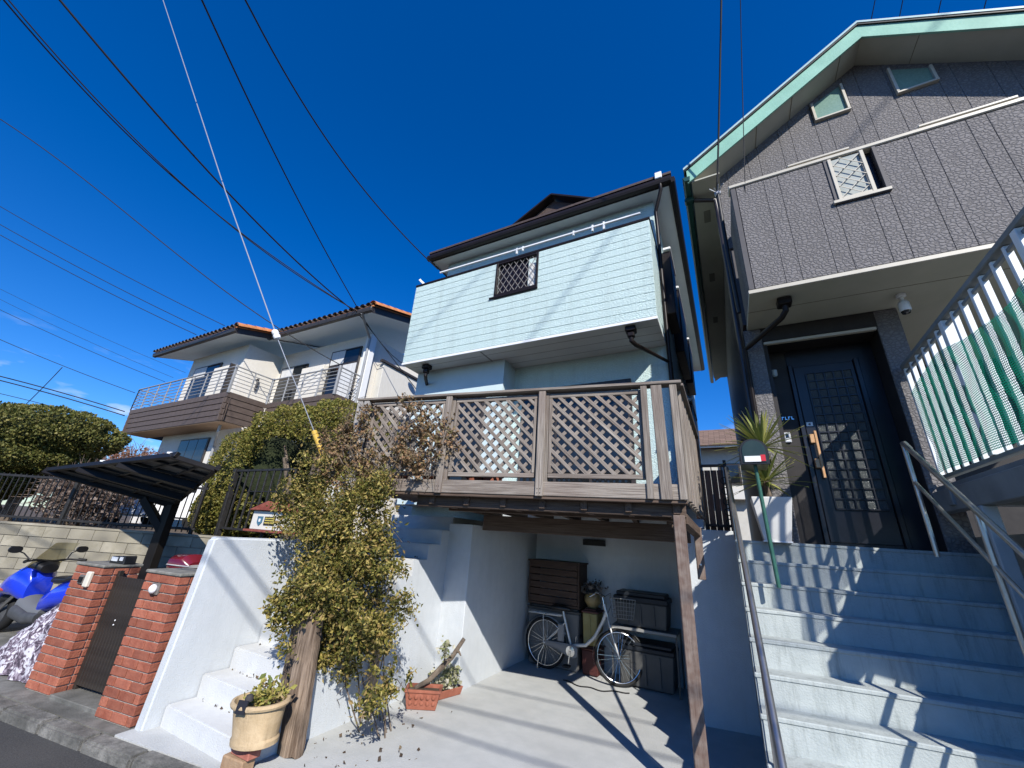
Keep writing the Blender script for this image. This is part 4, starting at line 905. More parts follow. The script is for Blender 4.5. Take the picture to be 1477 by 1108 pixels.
for b, wd in ((.0, .20),):
    q = cpt(.02, b); plank('post', cpm, cp, (q.x + .02, q.y, -.05), (q.x, q.y, q.z - .03), wd, .12, up=(0, 1, 0)); plank('knee', cpm, cp, (q.x, q.y, q.z - .45), cpt(.22, 0, -.05), .10, .12)
for a, b in ((1, .5), (1, .97)): MB().lathe([(.05, 0), (.05, .02), (.0, .03)], 4, cpt(a, b, .03)).build('end_cap', white_p, cp)

# ================================================================== white house on the left
lh = thing('white_house', HW(-14, 9, 1.4), 'white stucco house with orange tile roof and brown boarded balcony', 'house')
A0, A1, AY = -21.1, -13.95, 6.2      # balcony front of the left wing
B1, BY = -10.45, 7.48                # recessed wing
fz0, fz1, rz1 = 4.62, 5.58, 6.47
AW, BW = 7.05, 8.45                  # wall planes
MB(HF).box(-19.6, -15.5, AW, 16, 1.2, 8.0).build('wall', stucco, lh)
MB(HF).box(-15.55, -10.55, BW, 16, 1.2, 8.15).build('wall', stucco, lh)
# balcony: boards, soffit, rails
def balc(p, q, nb=5):
    p, q = Vector(p), Vector(q); d = (q - p).normalized(); nrm = Vector((-d.y, d.x, 0))
    hgt = (fz1 - fz0) / nb
    for k in range(nb):
        z = fz0 + k * hgt; t = (k + .5) / nb; off = (1 - t) * .10
        plank('fascia_board', choc, lh, p + nrm * off + Vector((0, 0, z + hgt/2)), q + nrm * off + Vector((0, 0, z + hgt/2)), hgt - .012, .03, up=(nrm.x, nrm.y, .0), F=HF)
    b0 = p + nrm * .13; b1_ = q + nrm * .13; plank('backing', choc, lh, b0 + Vector((0, 0, (fz0 + fz1)/2)), b1_ + Vector((0, 0, (fz0 + fz1)/2)), fz1 - fz0 - .02, .02, up=(nrm.x, nrm.y, 0), F=HF)
    for k in range(7):
        z = fz1 + .12 + k * (rz1 - fz1 - .12) / 6
        plank('rail_bar', alu, lh, p + Vector((0, 0, z)), q + Vector((0, 0, z)), (.024 if k < 6 else .05), (.022 if k < 6 else .035), F=HF)
    n = max(2, int((q - p).length / .85))
    for k in range(n + 1):
        r = p.lerp(q, k / n); plank('baluster', alu, lh, r + Vector((0, 0, fz1 - .02)), r + Vector((0, 0, rz1)), .045, .03, up=(0,1,0), F=HF)
balc((A0, AY, 0), (A1, AY, 0)); balc((A1, AY, 0), (A1, BY, 0)); balc((A1, BY, 0), (B1, BY, 0)); balc((B1, BY, 0), (B1, BW, 0)); balc((A0, BW, 0), (A0, AY, 0))
MB(HF).box(A0 + .1, A1 - .1, AY + .1, AW, fz0 - .02, fz0 + .02).build('balcony_soffit', tan_s, lh)
MB(HF).box(A1 - .1, B1 - .1, BY + .1, BW, fz0 - .018, fz0 + .02).build('balcony_soffit', tan_s, lh)
MB(HF).box(A0 + .1, A1 - .02, AY + .1, AW, fz1 - .15, fz1 - .1).build('balcony_floor', choc, lh)
MB(HF).box(A1 - .1, B1 - .02, BY + .1, BW, fz1 - .15, fz1 - .1).build('balcony_floor', choc, lh)
for p_ in ((A1, AY), (A1, BY), (B1, BY)): MB(HF).box(p_[0] - .035, p_[0] + .035, p_[1] - .035, p_[1] + .035, fz1 - .05, rz1 + .05).build('corner_post', alu, lh, bevel=.006)
# eaves, gutters, tiled roof; the verges face right
def wing(x0, x1, y0, ze, yb, rise):
    sl2 = rise
    def zz(y): return ze + (y - y0) * sl2
    MB(HF).prism([(y0 + .05, ze - .03), (y0 + .05, ze + .02), (yb, zz(yb) + .02), (yb, zz(yb) - .03)], 'x', x0 + .02, x1 - .03).build('eaves_soffit', white_p, lh)
    MB(HF).prism([(y0 - .10, ze + .02), (y0 - .08, ze - .06), (y0 + .03, ze - .07), (y0 + .04, ze + .10), (y0 - .10, ze + .10)], 'x', x0, x1).build('gutter', alu_d, lh, bevel=.01)
    MB(HF).prism([(y0, ze - .10), (y0, ze + .14), (yb, zz(yb) + .14), (yb, zz(yb) - .10)], 'x', x1 - .03, x1).build('verge_board', alu_d, lh)
    MB(HF).prism([(y0 - .06, ze + .10), (y0 - .06, ze + .14), (yb, zz(yb) + .18), (yb, zz(yb) + .14)], 'x', x0, x1 + .04).build('roof', orange_t, lh)
    n = int((x1 - x0) / .27); TM = None; TD = None
    for k in range(n + 1):
        x = x0 + .1 + k * .27
        for r in range(3):
            y = y0 - .12 + r * .32
            if TM is None:
                mbt = MB(); mbt.rings([[Vector((.115 * math.cos(math.pi * t / 8), yy, .085 * math.sin(math.pi * t / 8) * s_)) for t in range(9)] for yy, s_ in ((0, 1.0), (.36, .85))], closed=False, caps=False)
                mbt.rings([[Vector((.092 * math.cos(math.pi * t / 8), yy, .064 * math.sin(math.pi * t / 8))) for t in range(9)] for yy in (.002, .36)], closed=False, caps=False)
                me = bpy.data.meshes.new('roof_tile'); me.from_pydata([tuple(v) for v in mbt.v], [], mbt.f); me.materials.append(orange_t); TM = me
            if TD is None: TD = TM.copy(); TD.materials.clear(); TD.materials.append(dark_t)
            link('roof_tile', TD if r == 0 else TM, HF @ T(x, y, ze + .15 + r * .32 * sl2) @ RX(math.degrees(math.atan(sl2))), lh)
    nv = int((yb - y0) / .3)
    for k in range(nv):
        y = y0 - .08 + k * .3
        link('verge_tile', TM, HF @ T(x1 + .02, y, ze + .15 + (y - y0) * sl2) @ RX(math.degrees(math.atan(sl2))) @ Matrix.Diagonal((1.5, 1.05, 1.9, 1)), lh)
wing(-21.2, -14.95, 6.25, 8.05, 12, .30)
wing(-15.2, -9.55, 7.5, 8.40, 13, .30)
MB(HF).lathe([(.16, 0), (.16, .06), (.1, .1), (0, .11)], 14, (-8.6, 8.75, 8.62)).build('ridge_end_tile', orange_t, lh)
# openings
def win(x0, x1, y, z0, z1, split=2, tr=None, cur=False):
    f = MB(HF).box(x0, x1, y - .06, y - .003, z0, z1).build('window', alu_d, lh, bevel=.006)
    n = split; w = (x1 - x0 - .08) / n
    zt = tr or z1 - .05
    for k in range(n):
        MB(HF).box(x0 + .04 + k*w + .02, x0 + .04 + (k+1)*w - .02, y - .066, y - .061, z0 + .06, zt).build('pane', curtain if (cur and k == n - 1) else glass_d, f)
        if tr: MB(HF).box(x0 + .04 + k*w + .02, x0 + .04 + (k+1)*w - .02, y - .066, y - .061, zt + .08, z1 - .05).build('pane', glass_d if k else curtain, f)
    return f
win(-19.0, -17.0, AW, 5.5, 7.45, 2, 6.9)
MB(HF).box(-17.0, -15.9, AW - .22, AW - .003, 5.55, 7.1).build('shutter_case', stucco, lh, bevel=.01)
MB(HF).box(-15.9, -15.82, AW - .24, AW - .003, 5.5, 7.15).build('shutter_case_edge', alu_d, lh)
win(-15.3, -13.7, BW, 5.5, 7.5, 2, 6.95)
MB(HF).box(-13.7, -12.45, BW - .22, BW - .003, 5.55, 7.2).build('shutter_case', stucco, lh, bevel=.01)
win(-12.4, -10.85, BW, 5.5, 7.75, 2, 7.1, True)
win(-17.9, -15.9, AW, 3.2, 4.35, 3)
MB(HF).box(-10.62, -10.35, BW - .12, BW + .12, 1.2, 8.1).build('corner_pilaster', white_p, lh, bevel=.01)
for p_ in (((-10.0, 7.45, 8.35), (-10.4, BW - .15, 7.9), (-10.4, BW - .15, 1.5)), ((-14.6, AY + .4, 4.6), (-14.6, AY + .4, 4.4), (-15.4, AW - .05, 4.0), (-15.4, AW - .05, 2.0))):
    MB(HF).tube(p_, .045, 8).build('downpipe', alu, lh, smooth=True)
MB(HF).tube([(-15.52, 7.7, 6.75), (-15.42, 7.7, 6.8), (-15.40, 7.7, 6.6), (-15.43, 7.7, 6.35)], .04, 8).build('vent_pipe', alu_d, lh, smooth=True)
# side wall of the right wing with its bay and boarded end
MB(HF).box(-10.548, -10.25, 9.0, 11.2, 5.45, 7.25).build('bay_case', surf('cream_board', (.58, .56, .50), (.64, .62, .56), scale=3, rough=.8, stretch=(1, 8, 1)), lh, bevel=.01)
bf = MB(HF).box(-10.30, -10.18, 8.85, 13.6, 5.36, 5.45).build('bay_sill', alu_d, lh)
MB(HF).box(-10.30, -10.18, 8.85, 13.6, 7.25, 7.33).build('bay_head', alu_d, lh)
MB(HF).box(-10.548, -10.24, 11.25, 12.2, 5.46, 7.24).build('bay_pane', glassy('bay_glass', (.10, .12, .12), .1), lh)
for k in range(4): MB(HF).box(-10.548, -10.20, 12.25 + k*.28, 12.51 + k*.28, 5.3, 7.2).build('cedar_board', surf('cedar', (.42, .25, .12), (.52, .34, .18), scale=3, rough=.8, stretch=(8, 8, .6), rv=.1), lh, bevel=.006)

# ================================================================== sleepers, pots and small things by the steps
def sleeper(name, p, q, w, t, label, nx=1):
    rows = []; p, q = Vector(p), Vector(q); n = 14; d = (q - p).normalized(); sx = Vector((1, 0, 0)) - d * d.x; sx.normalize(); sy = d.cross(sx)
    for i in range(n + 1):
        c = p.lerp(q, i / n); j = R_.uniform(.96, 1.03)
        ring = []
        for k in range(12):
            a = 2 * math.pi * k / 12; cx_, cy_ = math.cos(a), math.sin(a)
            ux = math.copysign(abs(cx_) ** .45, cx_) * w / 2 * (j + R_.uniform(-.03, .03)); uy = math.copysign(abs(cy_) ** .45, cy_) * t / 2 * (j + R_.uniform(-.05, .05))
            e = R_.uniform(-.015, .015) if i in (0, n) else 0
            ring.append(c + sx * ux + sy * uy + d * e)
        rows.append(ring)
    o = MB().rings(rows).build(name, surf('old_sleeper_wood_upright', (.10, .065, .042), (.36, .27, .195), scale=2.4, rough=.95, bump=1.0, bscale=5, stretch=(16, 16, .9), big=(.05, .035, .025), bigscale=4, bigamt=.7), None, smooth=True)
    return tag(o, label, 'sleeper')
sleeper('wooden_sleeper', (-2.83, 3.24, 0), (-2.91, 3.24, 1.0), .20, .11, 'long weathered sleeper leaning at the front of the vine')
sleeper('wooden_sleeper', (-3.06, 3.335, .335), (-3.12, 3.35, 1.2), .19, .085, 'shorter reddish sleeper behind the long one, standing on a step')
plank('dark_post', wood_d, None, (-3.25, 3.85, .7), (-3.28, 3.85, 2.1), .12, .10, up=(0, 1, 0), label='dark upright post behind the vine leaves', category='post')
plank('wooden_stake', surf('pale_stake', (.36, .26, .16), (.46, .35, .24), scale=3, rough=.9, stretch=(1, 14, 14), local=True), None, (-2.74, 4.06, .0), (-2.72, 4.04, .62), .075, .05, up=(0, 1, 0), label='short pale wooden stake at the foot of the vine', category='stake')

pot = thing('clay_pot', (-2.93, 2.93, .17), 'oval sand coloured clay pot of leafy plants on two bricks', 'flower pot')
pm = surf('sandy_clay', (.44, .32, .18), (.54, .41, .25), scale=8, rough=.9, bump=.3, bscale=60, streak=(.28, .20, .11), streakamt=.5)
PM = T(-2.93, 2.95, .165) @ RY(-4) @ RX(3)
MB(PM).lathe([(.13, 0), (.165, .0), (.168, .03), (.158, .045), (.185, .23), (.205, .235), (.212, .25), (.205, .268), (.185, .268), (.165, .22)], 36, sx=1.12, sy=.82).build('pot', pm, pot, smooth=True)
MB(PM).lathe([(.0, .215), (.17, .225)], 24, sx=1.1, sy=.8).build('soil', soil, pot)
cs_ = leafmat('pot_plant_leaf', [(.10, .14, .035), (.28, .27, .06), (.42, .36, .10), (.20, .13, .06)], trans=.2)
pts = []
for k in range(36):
    az, rr = R_.uniform(0, 6.28), R_.uniform(0, .15); b = PM @ Vector((rr * 1.1 * math.cos(az), rr * .8 * math.sin(az), .22)); h = R_.uniform(.04, .17)
    for j in range(9): pts.append((b + Vector((R_.gauss(0, .018), R_.gauss(0, .018), h * j / 8)), Vector((0, 0, 1))))
leaves('foliage', cs_, pts, .045, pot, flat=.3, aspect=.3)
MB(PM @ T(.0, -.165, .255) @ RX(-15)).box(-.045, .045, -.006, .006, -.03, .05).build('plant_tag', surf('black_slate', (.02, .02, .026), rough=.6), pot)
MB(PM @ T(.01, -.12, .31)).lathe([(.0, -.03), (.028, -.02), (.03, 0), (.02, .02), (0, .026)], 12).build('pot_ornament', surf('dark_stone', (.05, .045, .045)), pot, smooth=True)
b1 = MB(T(-2.965, 2.93, 0) @ RZ(-8)).box(-.105, .105, -.05, .05, .085, .162).build('loose_brick', surf('red_paver', (.36, .12, .085), (.45, .18, .13), scale=14, rough=.9, bump=.4, bscale=70), None, bevel=.006); tag(b1, 'red brick directly beneath the sand coloured clay pot', 'brick')
b2 = MB(T(-3.0, 2.915, 0) @ RZ(-3)).box(-.11, .11, -.055, .055, .002, .083).build('loose_brick', surf('brown_paver', (.30, .19, .11), (.38, .26, .16), scale=14, rough=.9, bump=.4, bscale=70), None, bevel=.008); tag(b2, 'brown brick on the ground under the red brick', 'brick')

tb = thing('terracotta_trough', (-2.40, 4.52, 0), 'rectangular terracotta trough with moulded front at the vine base', 'flower pot')
TM_ = T(-2.41, 4.55, 0) @ RZ(22)
MB(TM_).rings([[Vector((sx*a, sy*b, z)) for sx, sy in ((-1,-1),(1,-1),(1,1),(-1,1))] for a, b, z in ((.15, .08, .002), (.18, .10, .15), (.192, .112, .152), (.192, .112, .178), (.165, .085, .178), (.16, .08, .14))]).build('trough', terra, tb, bevel=.005)
for k in range(5):
    for j in range(2): MB(TM_ @ T(-.12 + k*.06, -.099 - .004*j + .01*(1-j) , .06 + j*.055) @ RX(90)).lathe([(.022, -.004), (.014, .008), (0, .011)], 10).build('relief', terra, tb, smooth=True)
MB(TM_).box(-.155, .155, -.075, .075, .14, .15).build('soil', soil, tb)
tr2 = thing('terracotta_tray', (-2.33, 4.92, 0), 'low terracotta tray of sprouting plants against the garage corner', 'flower pot')
TR_ = T(-2.36, 4.93, 0) @ RZ(66)
MB(TR_).rings([[Vector((sx*a, sy*b, z)) for sx, sy in ((-1,-1),(1,-1),(1,1),(-1,1))] for a, b, z in ((.20, .07, .002), (.22, .085, .08), (.205, .07, .08), (.2, .065, .06))]).build('tray', terra, tr2, bevel=.004)
MB(TR_).box(-.195, .195, -.06, .06, .055, .066).build('soil', soil, tr2)
pts = [(TR_ @ Vector((R_.uniform(-.19, .19), R_.uniform(-.06, .06), .07 + R_.uniform(0, .20) ** 1.0)), Vector((0, 0, 1))) for _ in range(420)]
leaves('foliage', leafmat('tray_leaf', [(.12, .15, .07), (.24, .25, .10), (.45, .43, .30), (.55, .53, .45)], trans=.2), pts, .04, tr2, flat=.2)
br = thing('dead_branch', (-2.45, 4.6, .16), 'bare crooked branch rising out of the terracotta trough', 'branch')
MB().tube([(-2.52, 4.55, .15), (-2.40, 4.62, .22), (-2.30, 4.70, .34), (-2.20, 4.72, .44), (-2.10, 4.78, .62)], [.022, .026, .03, .026, .022], 9).build('limb', bark, br, smooth=True)
MB().tube([(-2.17, 4.74, .50), (-2.12, 4.72, .50), (-2.09, 4.71, .47)], [.02, .014, .006], 7).build('limb', bark, br, smooth=True)
MB().tube([(-2.30, 4.70, .34), (-2.26, 4.66, .42), (-2.25, 4.64, .56)], [.012, .009, .004], 6).build('limb', bark, br, smooth=True)
leaves('foliage', MATS['tray_leaf'], [(Vector((-2.25, 4.64, .5)) + Vector((R_.gauss(0, .03), R_.gauss(0, .03), R_.gauss(0, .05))), Vector((0, 0, 1))) for _ in range(60)], .045, br)

# ================================================================== things stored at the back of the garage
cb = thing('slatted_cabinet', HW(-2.55, 6.55, .80), 'brown slatted wooden cabinet stacked at the back of the garage', 'cabinet')
cw = surf('cabinet_wood', (.045, .026, .018), (.08, .048, .033), scale=3, rough=.7, stretch=(1, 14, 14), local=True, rv=.15)
MB(HF).box(-2.96, -2.12, 6.36, 6.74, .80, .83).build('base', cw, cb)
for x in (-2.96, -2.15): MB(HF).box(x, x + .03, 6.35, 6.74, .832, 1.40).build('side', cw, cb, bevel=.004)
for k in range(6): plank('slat', cw, cb, (-2.925, 6.355, .88 + k*.096), (-2.155, 6.355, .88 + k*.096), .085, .018, up=(0,1,0), F=HF)
MB(HF).box(-2.98, -2.10, 6.33, 6.76, 1.402, 1.425).build('top', cw, cb, bevel=.004)
gm = surf('grey_plastic_bin', (.06, .06, .058), (.085, .085, .08), scale=5, rough=.55)
def bin_(x0, x1, y0, y1, z0, z1, m, lidm, label, lid=.06, ribs=3):
    t = thing('storage_bin', HW((x0+x1)/2, (y0+y1)/2, z0), label, 'storage box')
    MB(HF).rings([[Vector(((x0+x1)/2 + sx*(x1-x0)/2*s, (y0+y1)/2 + sy*(y1-y0)/2*s, z)) for sx, sy in ((-1,-1),(1,-1),(1,1),(-1,1))] for s, z in ((.93, z0), (1.0, z1 - lid))]).build('body', m, t, bevel=.012)
    for k in range(ribs):
        x = x0 + (k + 1) * (x1 - x0) / (ribs + 1); MB(HF).box(x - .012, x + .012, y0 - .008, y0 + .02, z0 + .04, z1 - lid - .03).build('rib', m, t, bevel=.003)
    MB(HF).box(x0 - .015, x1 + .015, y0 - .015, y1 + .015, z1 - lid + .001, z1 - lid*.45).build('lid', lidm, t, bevel=.01)
    MB(HF).box(x0 + .02, x1 - .02, y0 + .02, y1 - .02, z1 - lid*.45, z1).build('lid_top', lidm, t, bevel=.01)
    return t
navy = surf('dark_blue_lid', (.012, .015, .02), rough=.5)
bin_(-2.95, -2.13, 6.36, 6.74, .01, .79, surf('pale_grey_bin', (.14, .14, .135), rough=.5), gm, 'tall pale grey storage box under the slatted cabinet', ribs=2)
bin_(-1.58, -.88, 6.30, 6.72, .70, 1.12, gm, navy, 'grey storage box with dark domed lid on the garage shelf', .12)
bin_(-1.56, -.84, 6.30, 6.72, .02, .52, gm, navy, 'grey storage box on the floor below the garage shelf', .10)
sh = thing('metal_shelf', HW(-1.2, 6.5, 0), 'low grey metal shelf carrying a storage box in the garage', 'shelf')
MB(HF).box(-1.64, -.78, 6.25, 6.76, .655, .69).build('board', surf('pale_metal', (.25, .25, .24), rough=.5), sh, bevel=.004)
for x in (-1.63, -.80):
    for y in (6.27, 6.73): MB(HF).box(x, x + .02, y, y + .02, .0, .654).build('leg', gm, sh)
yb = bin_(-2.08, -1.86, 6.38, 6.70, .36, .82, surf('mustard_box', (.27, .22, .08), (.33, .28, .12), scale=8, rough=.7), surf('brown_box_lid', (.12, .05, .04)), 'small mustard yellow box with brown lid behind the bicycle', .05, 1)
bx2 = bin_(-2.09, -1.85, 6.36, 6.72, .01, .35, surf('maroon_box', (.07, .02, .017), rough=.6), surf('brown_box_lid', (.12, .05, .04)), 'dark red box under the mustard yellow box', .04, 0)
dp = thing('glazed_pot', HW(-1.97, 6.54, .82), 'round glazed pot of dry flowers on the mustard box', 'flower pot')
MB(HF @ T(-1.97, 6.54, .822)).lathe([(.06, 0), (.12, .08), (.125, .14), (.10, .19), (.11, .205), (.09, .205)], 20).build('pot', surf('ochre_glaze', (.30, .22, .10), rough=.3), dp, smooth=True)
leaves('foliage', leafmat('dry_flower', [(.10, .08, .07), (.2, .17, .15), (.3, .27, .25)]), [(HW(-1.97, 6.54, 1.08) + Vector((R_.gauss(0, .08), R_.gauss(0, .06), R_.gauss(0, .05))), Vector((0, 0, 1))) for _ in range(160)], .05, dp)

# ================================================================== bicycle
bk = thing('bicycle', (-1.05, 6.68, 0), 'silver step-through bicycle with front basket parked in the garage', 'bicycle')
BKM = T(-1.60, 6.62, 0) @ RZ(-11.2)
Rw = .325; WB = 1.09
def wheel(M, nm):
    w = MB(M).torus(Rw - .018, .020, 44, 8).build(nm, rubber, bk, smooth='all')
    MB(M).torus(Rw - .04, .011, 44, 6).build('rim', chrome, w, smooth='all')
    MB(M @ RX(90)).lathe([(.012, -.05), (.028, -.03), (.02, 0), (.028, .03), (.012, .05)], 14).build('hub', chrome, w, smooth=True)
    s = MB(M)
    for k in range(28):
        a = 2 * math.pi * k / 28; a2 = a + (.35 if k % 2 else -.35); yy = .028 if k % 4 < 2 else -.028
        s.tube([(.026 * math.cos(a2), yy, .026 * math.sin(a2)), ((Rw - .045) * math.cos(a), 0, (Rw - .045) * math.sin(a))], .0016, 4, False)
    s.build('spokes', chrome, w)
    f = []
    for k in range(15):
        a = math.radians(25 + k * 12.5); f.append([M @ Vector(((Rw + .022) * math.cos(a) , y, (Rw + .022 - abs(y) * .4) * math.sin(a))) for y in (-.028, -.014, 0, .014, .028)])
    MB().rings(f, closed=False, caps=False).build('mudguard', silver, w, smooth=True)
    return w
wheel(BKM @ T(0, 0, Rw), 'wheel')
ST = BKM @ T(WB - .17, 0, .86) @ RY(-18) @ RZ(22) @ RY(18) @ T(-(WB - .17), 0, -.86)   # the bars are turned a little
wheel(ST @ T(WB, 0, Rw), 'wheel')
def bt(name, pts, r, m=silver, M=BKM): return MB(M).tube(pts, r, 10).build(name, m, bk, smooth=True)
ht0, ht1 = (WB - .15, 0, .80), (WB - .19, 0, .93)
fr = bt('frame', [(WB - .16, 0, .84), (WB - .22, 0, .70), (WB - .34, 0, .50), (WB - .47, 0, .385), (WB - .62, 0, .36), (.40, 0, .33)], .024)
bt('head_tube', [(WB - .145, 0, .78), (WB - .195, 0, .93)], .022)
bt('seat_tube', [(.42, 0, .29), (.29, 0, .70), (.275, 0, .76)], .018)
for y in (-.05, .05):
    bt('chain_stay', [(.40, y * .6, .30), (0, y, Rw)], .010); bt('seat_stay', [(.315, y * .5, .62), (0, y, Rw)], .009)
bt('fork', [(WB - .145, 0, .78), (WB - .13, .055, .70), (WB - .06, .055, .48), (WB, .055, Rw)], .011, silver, ST)
bt('fork', [(WB - .145, 0, .78), (WB - .13, -.055, .70), (WB - .06, -.055, .48), (WB, -.055, Rw)], .011, silver, ST)
bt('stem', [(WB - .195, 0, .92), (WB - .215, 0, 1.02)], .013, chrome, ST)
bt('handlebar', [(WB - .42, .27, 1.05), (WB - .30, .25, 1.06), (WB - .20, .12, 1.03), (WB - .215, 0, 1.02), (WB - .20, -.12, 1.03), (WB - .30, -.25, 1.06), (WB - .42, -.27, 1.05)], .011, chrome, ST)
for y in (.27, -.27): bt('grip', [(WB - .44, y, 1.05), (WB - .33, y * .96, 1.058)], .016, rubber, ST); bt('brake_lever', [(WB - .33, y * .93, 1.045), (WB - .40, y * .9, 1.0)], .006, chrome, ST)
bkt = MB(ST)
bx0, bx1, bz0, bz1 = WB - .10, WB + .22, .78, 1.02
for t in range(6):
    s = t / 5; z = bz0 + (bz1 - bz0) * s; gx = .03 * s; gy = .13 + .04 * s
    bkt.tube([(bx0 + .03 - gx, -gy, z), (bx1 - .03 + gx, -gy, z), (bx1 - .03 + gx, gy, z), (bx0 + .03 - gx, gy, z), (bx0 + .03 - gx, -gy, z)], .003 if t < 5 else .006, 5, False)
for k in range(9):
    for y in (-1, 1):
        x = bx0 + .03 + k * (bx1 - bx0 - .06) / 8; bkt.tube([(x, y * .13, bz0), (x + (k - 4) * .0075, y * .17, bz1)], .0025, 4, False)
for k in range(7):
    y = -.13 + k * .26 / 6
    bkt.tube([(bx0 + .0, y * 1.3, bz1), (bx0 + .03, y, bz0), (bx1 - .03, y, bz0), (bx1, y * 1.3, bz1)], .0025, 4, False)
bkt.build('basket', surf('basket_wire', (.30, .30, .29), rough=.4, metal=.5), bk)
bt('basket_stay', [(WB, .06, Rw), (WB + .06, .07, .80)], .005, chrome, ST)
MB(BKM).body([(.11, 0, .80, .09, .028), (.17, 0, .805, .10, .038), (.26, 0, .80, .07, .034), (.36, 0, .795, .025, .022), (.39, 0, .79, .012, .012)], 14).build('saddle', black_pl, bk, smooth=True)
rk = MB(BKM)
for y in (-.06, 0, .06): rk.tube([(.26, y, .70), (-.25, y, .69), (-.28, y * .6, .68)], .006, 6)
for x in (.15, 0, -.15, -.27): rk.tube([(x, -.06, .695), (x, .06, .695)], .005, 6)
for y in (-.065, .065): rk.tube([(-.02, y, .69), (0, y, Rw)], .006, 6)
rk.build('rack', silver, bk)
MB(BKM).box(.20, .30, -.04, .04, .37, .60).build('battery', surf('battery_grey', (.25, .25, .25), rough=.4), bk, bevel=.015)
MB(BKM).body([(.02, -.05, .33, .012, .035), (.2, -.055, .325, .014, .045), (.36, -.06, .30, .016, .075), (.47, -.06, .29, .014, .08), (.52, -.06, .29, .008, .05)], 14).build('chain_case', surf('grey_case', (.2, .2, .2), rough=.35), bk, smooth=True)
MB(BKM @ T(.42, -.075, .29) @ RX(90)).lathe([(.065, -.004), (.065, .004), (.03, .01)], 24).build('chainring', chrome, bk)
cr = bt('crank', [(.42, -.09, .29), (.40, -.10, .13)], .010, chrome); MB(BKM).box(.35, .45, -.20, -.11, .115, .14).build('pedal', rubber, cr, bevel=.006)
cr = bt('crank', [(.42, .09, .29), (.44, .10, .45)], .010, chrome); MB(BKM).box(.39, .49, .11, .20, .44, .465).build('pedal', rubber, cr, bevel=.006)
for y in (-.09, .09): bt('kickstand', [(0, y * .6, Rw - .02), (-.06, y, .17), (-.07, y * 1.2, .005)], .008, chrome)
bt('kickstand', [(-.07, -.108, .006), (-.07, .108, .006)], .007, chrome)
bt('cable', [(WB - .22, .05, 1.0), (WB - .10, .05, 1.08), (WB - .08, .03, .95), (WB - .15, .02, .80)], .004, rubber, ST)
ht = MB(ID).tube([(-1.25 + .85 * t / 20, 6.22 - .13 * math.sin(t / 20 * 3.0) + .03 * math.sin(t * .9), .009) for t in range(21)], .007, 8).build('garden_hose', rubber, None, smooth=True); tag(ht, 'thin dark hose lying on the floor under the bicycle', 'hose')

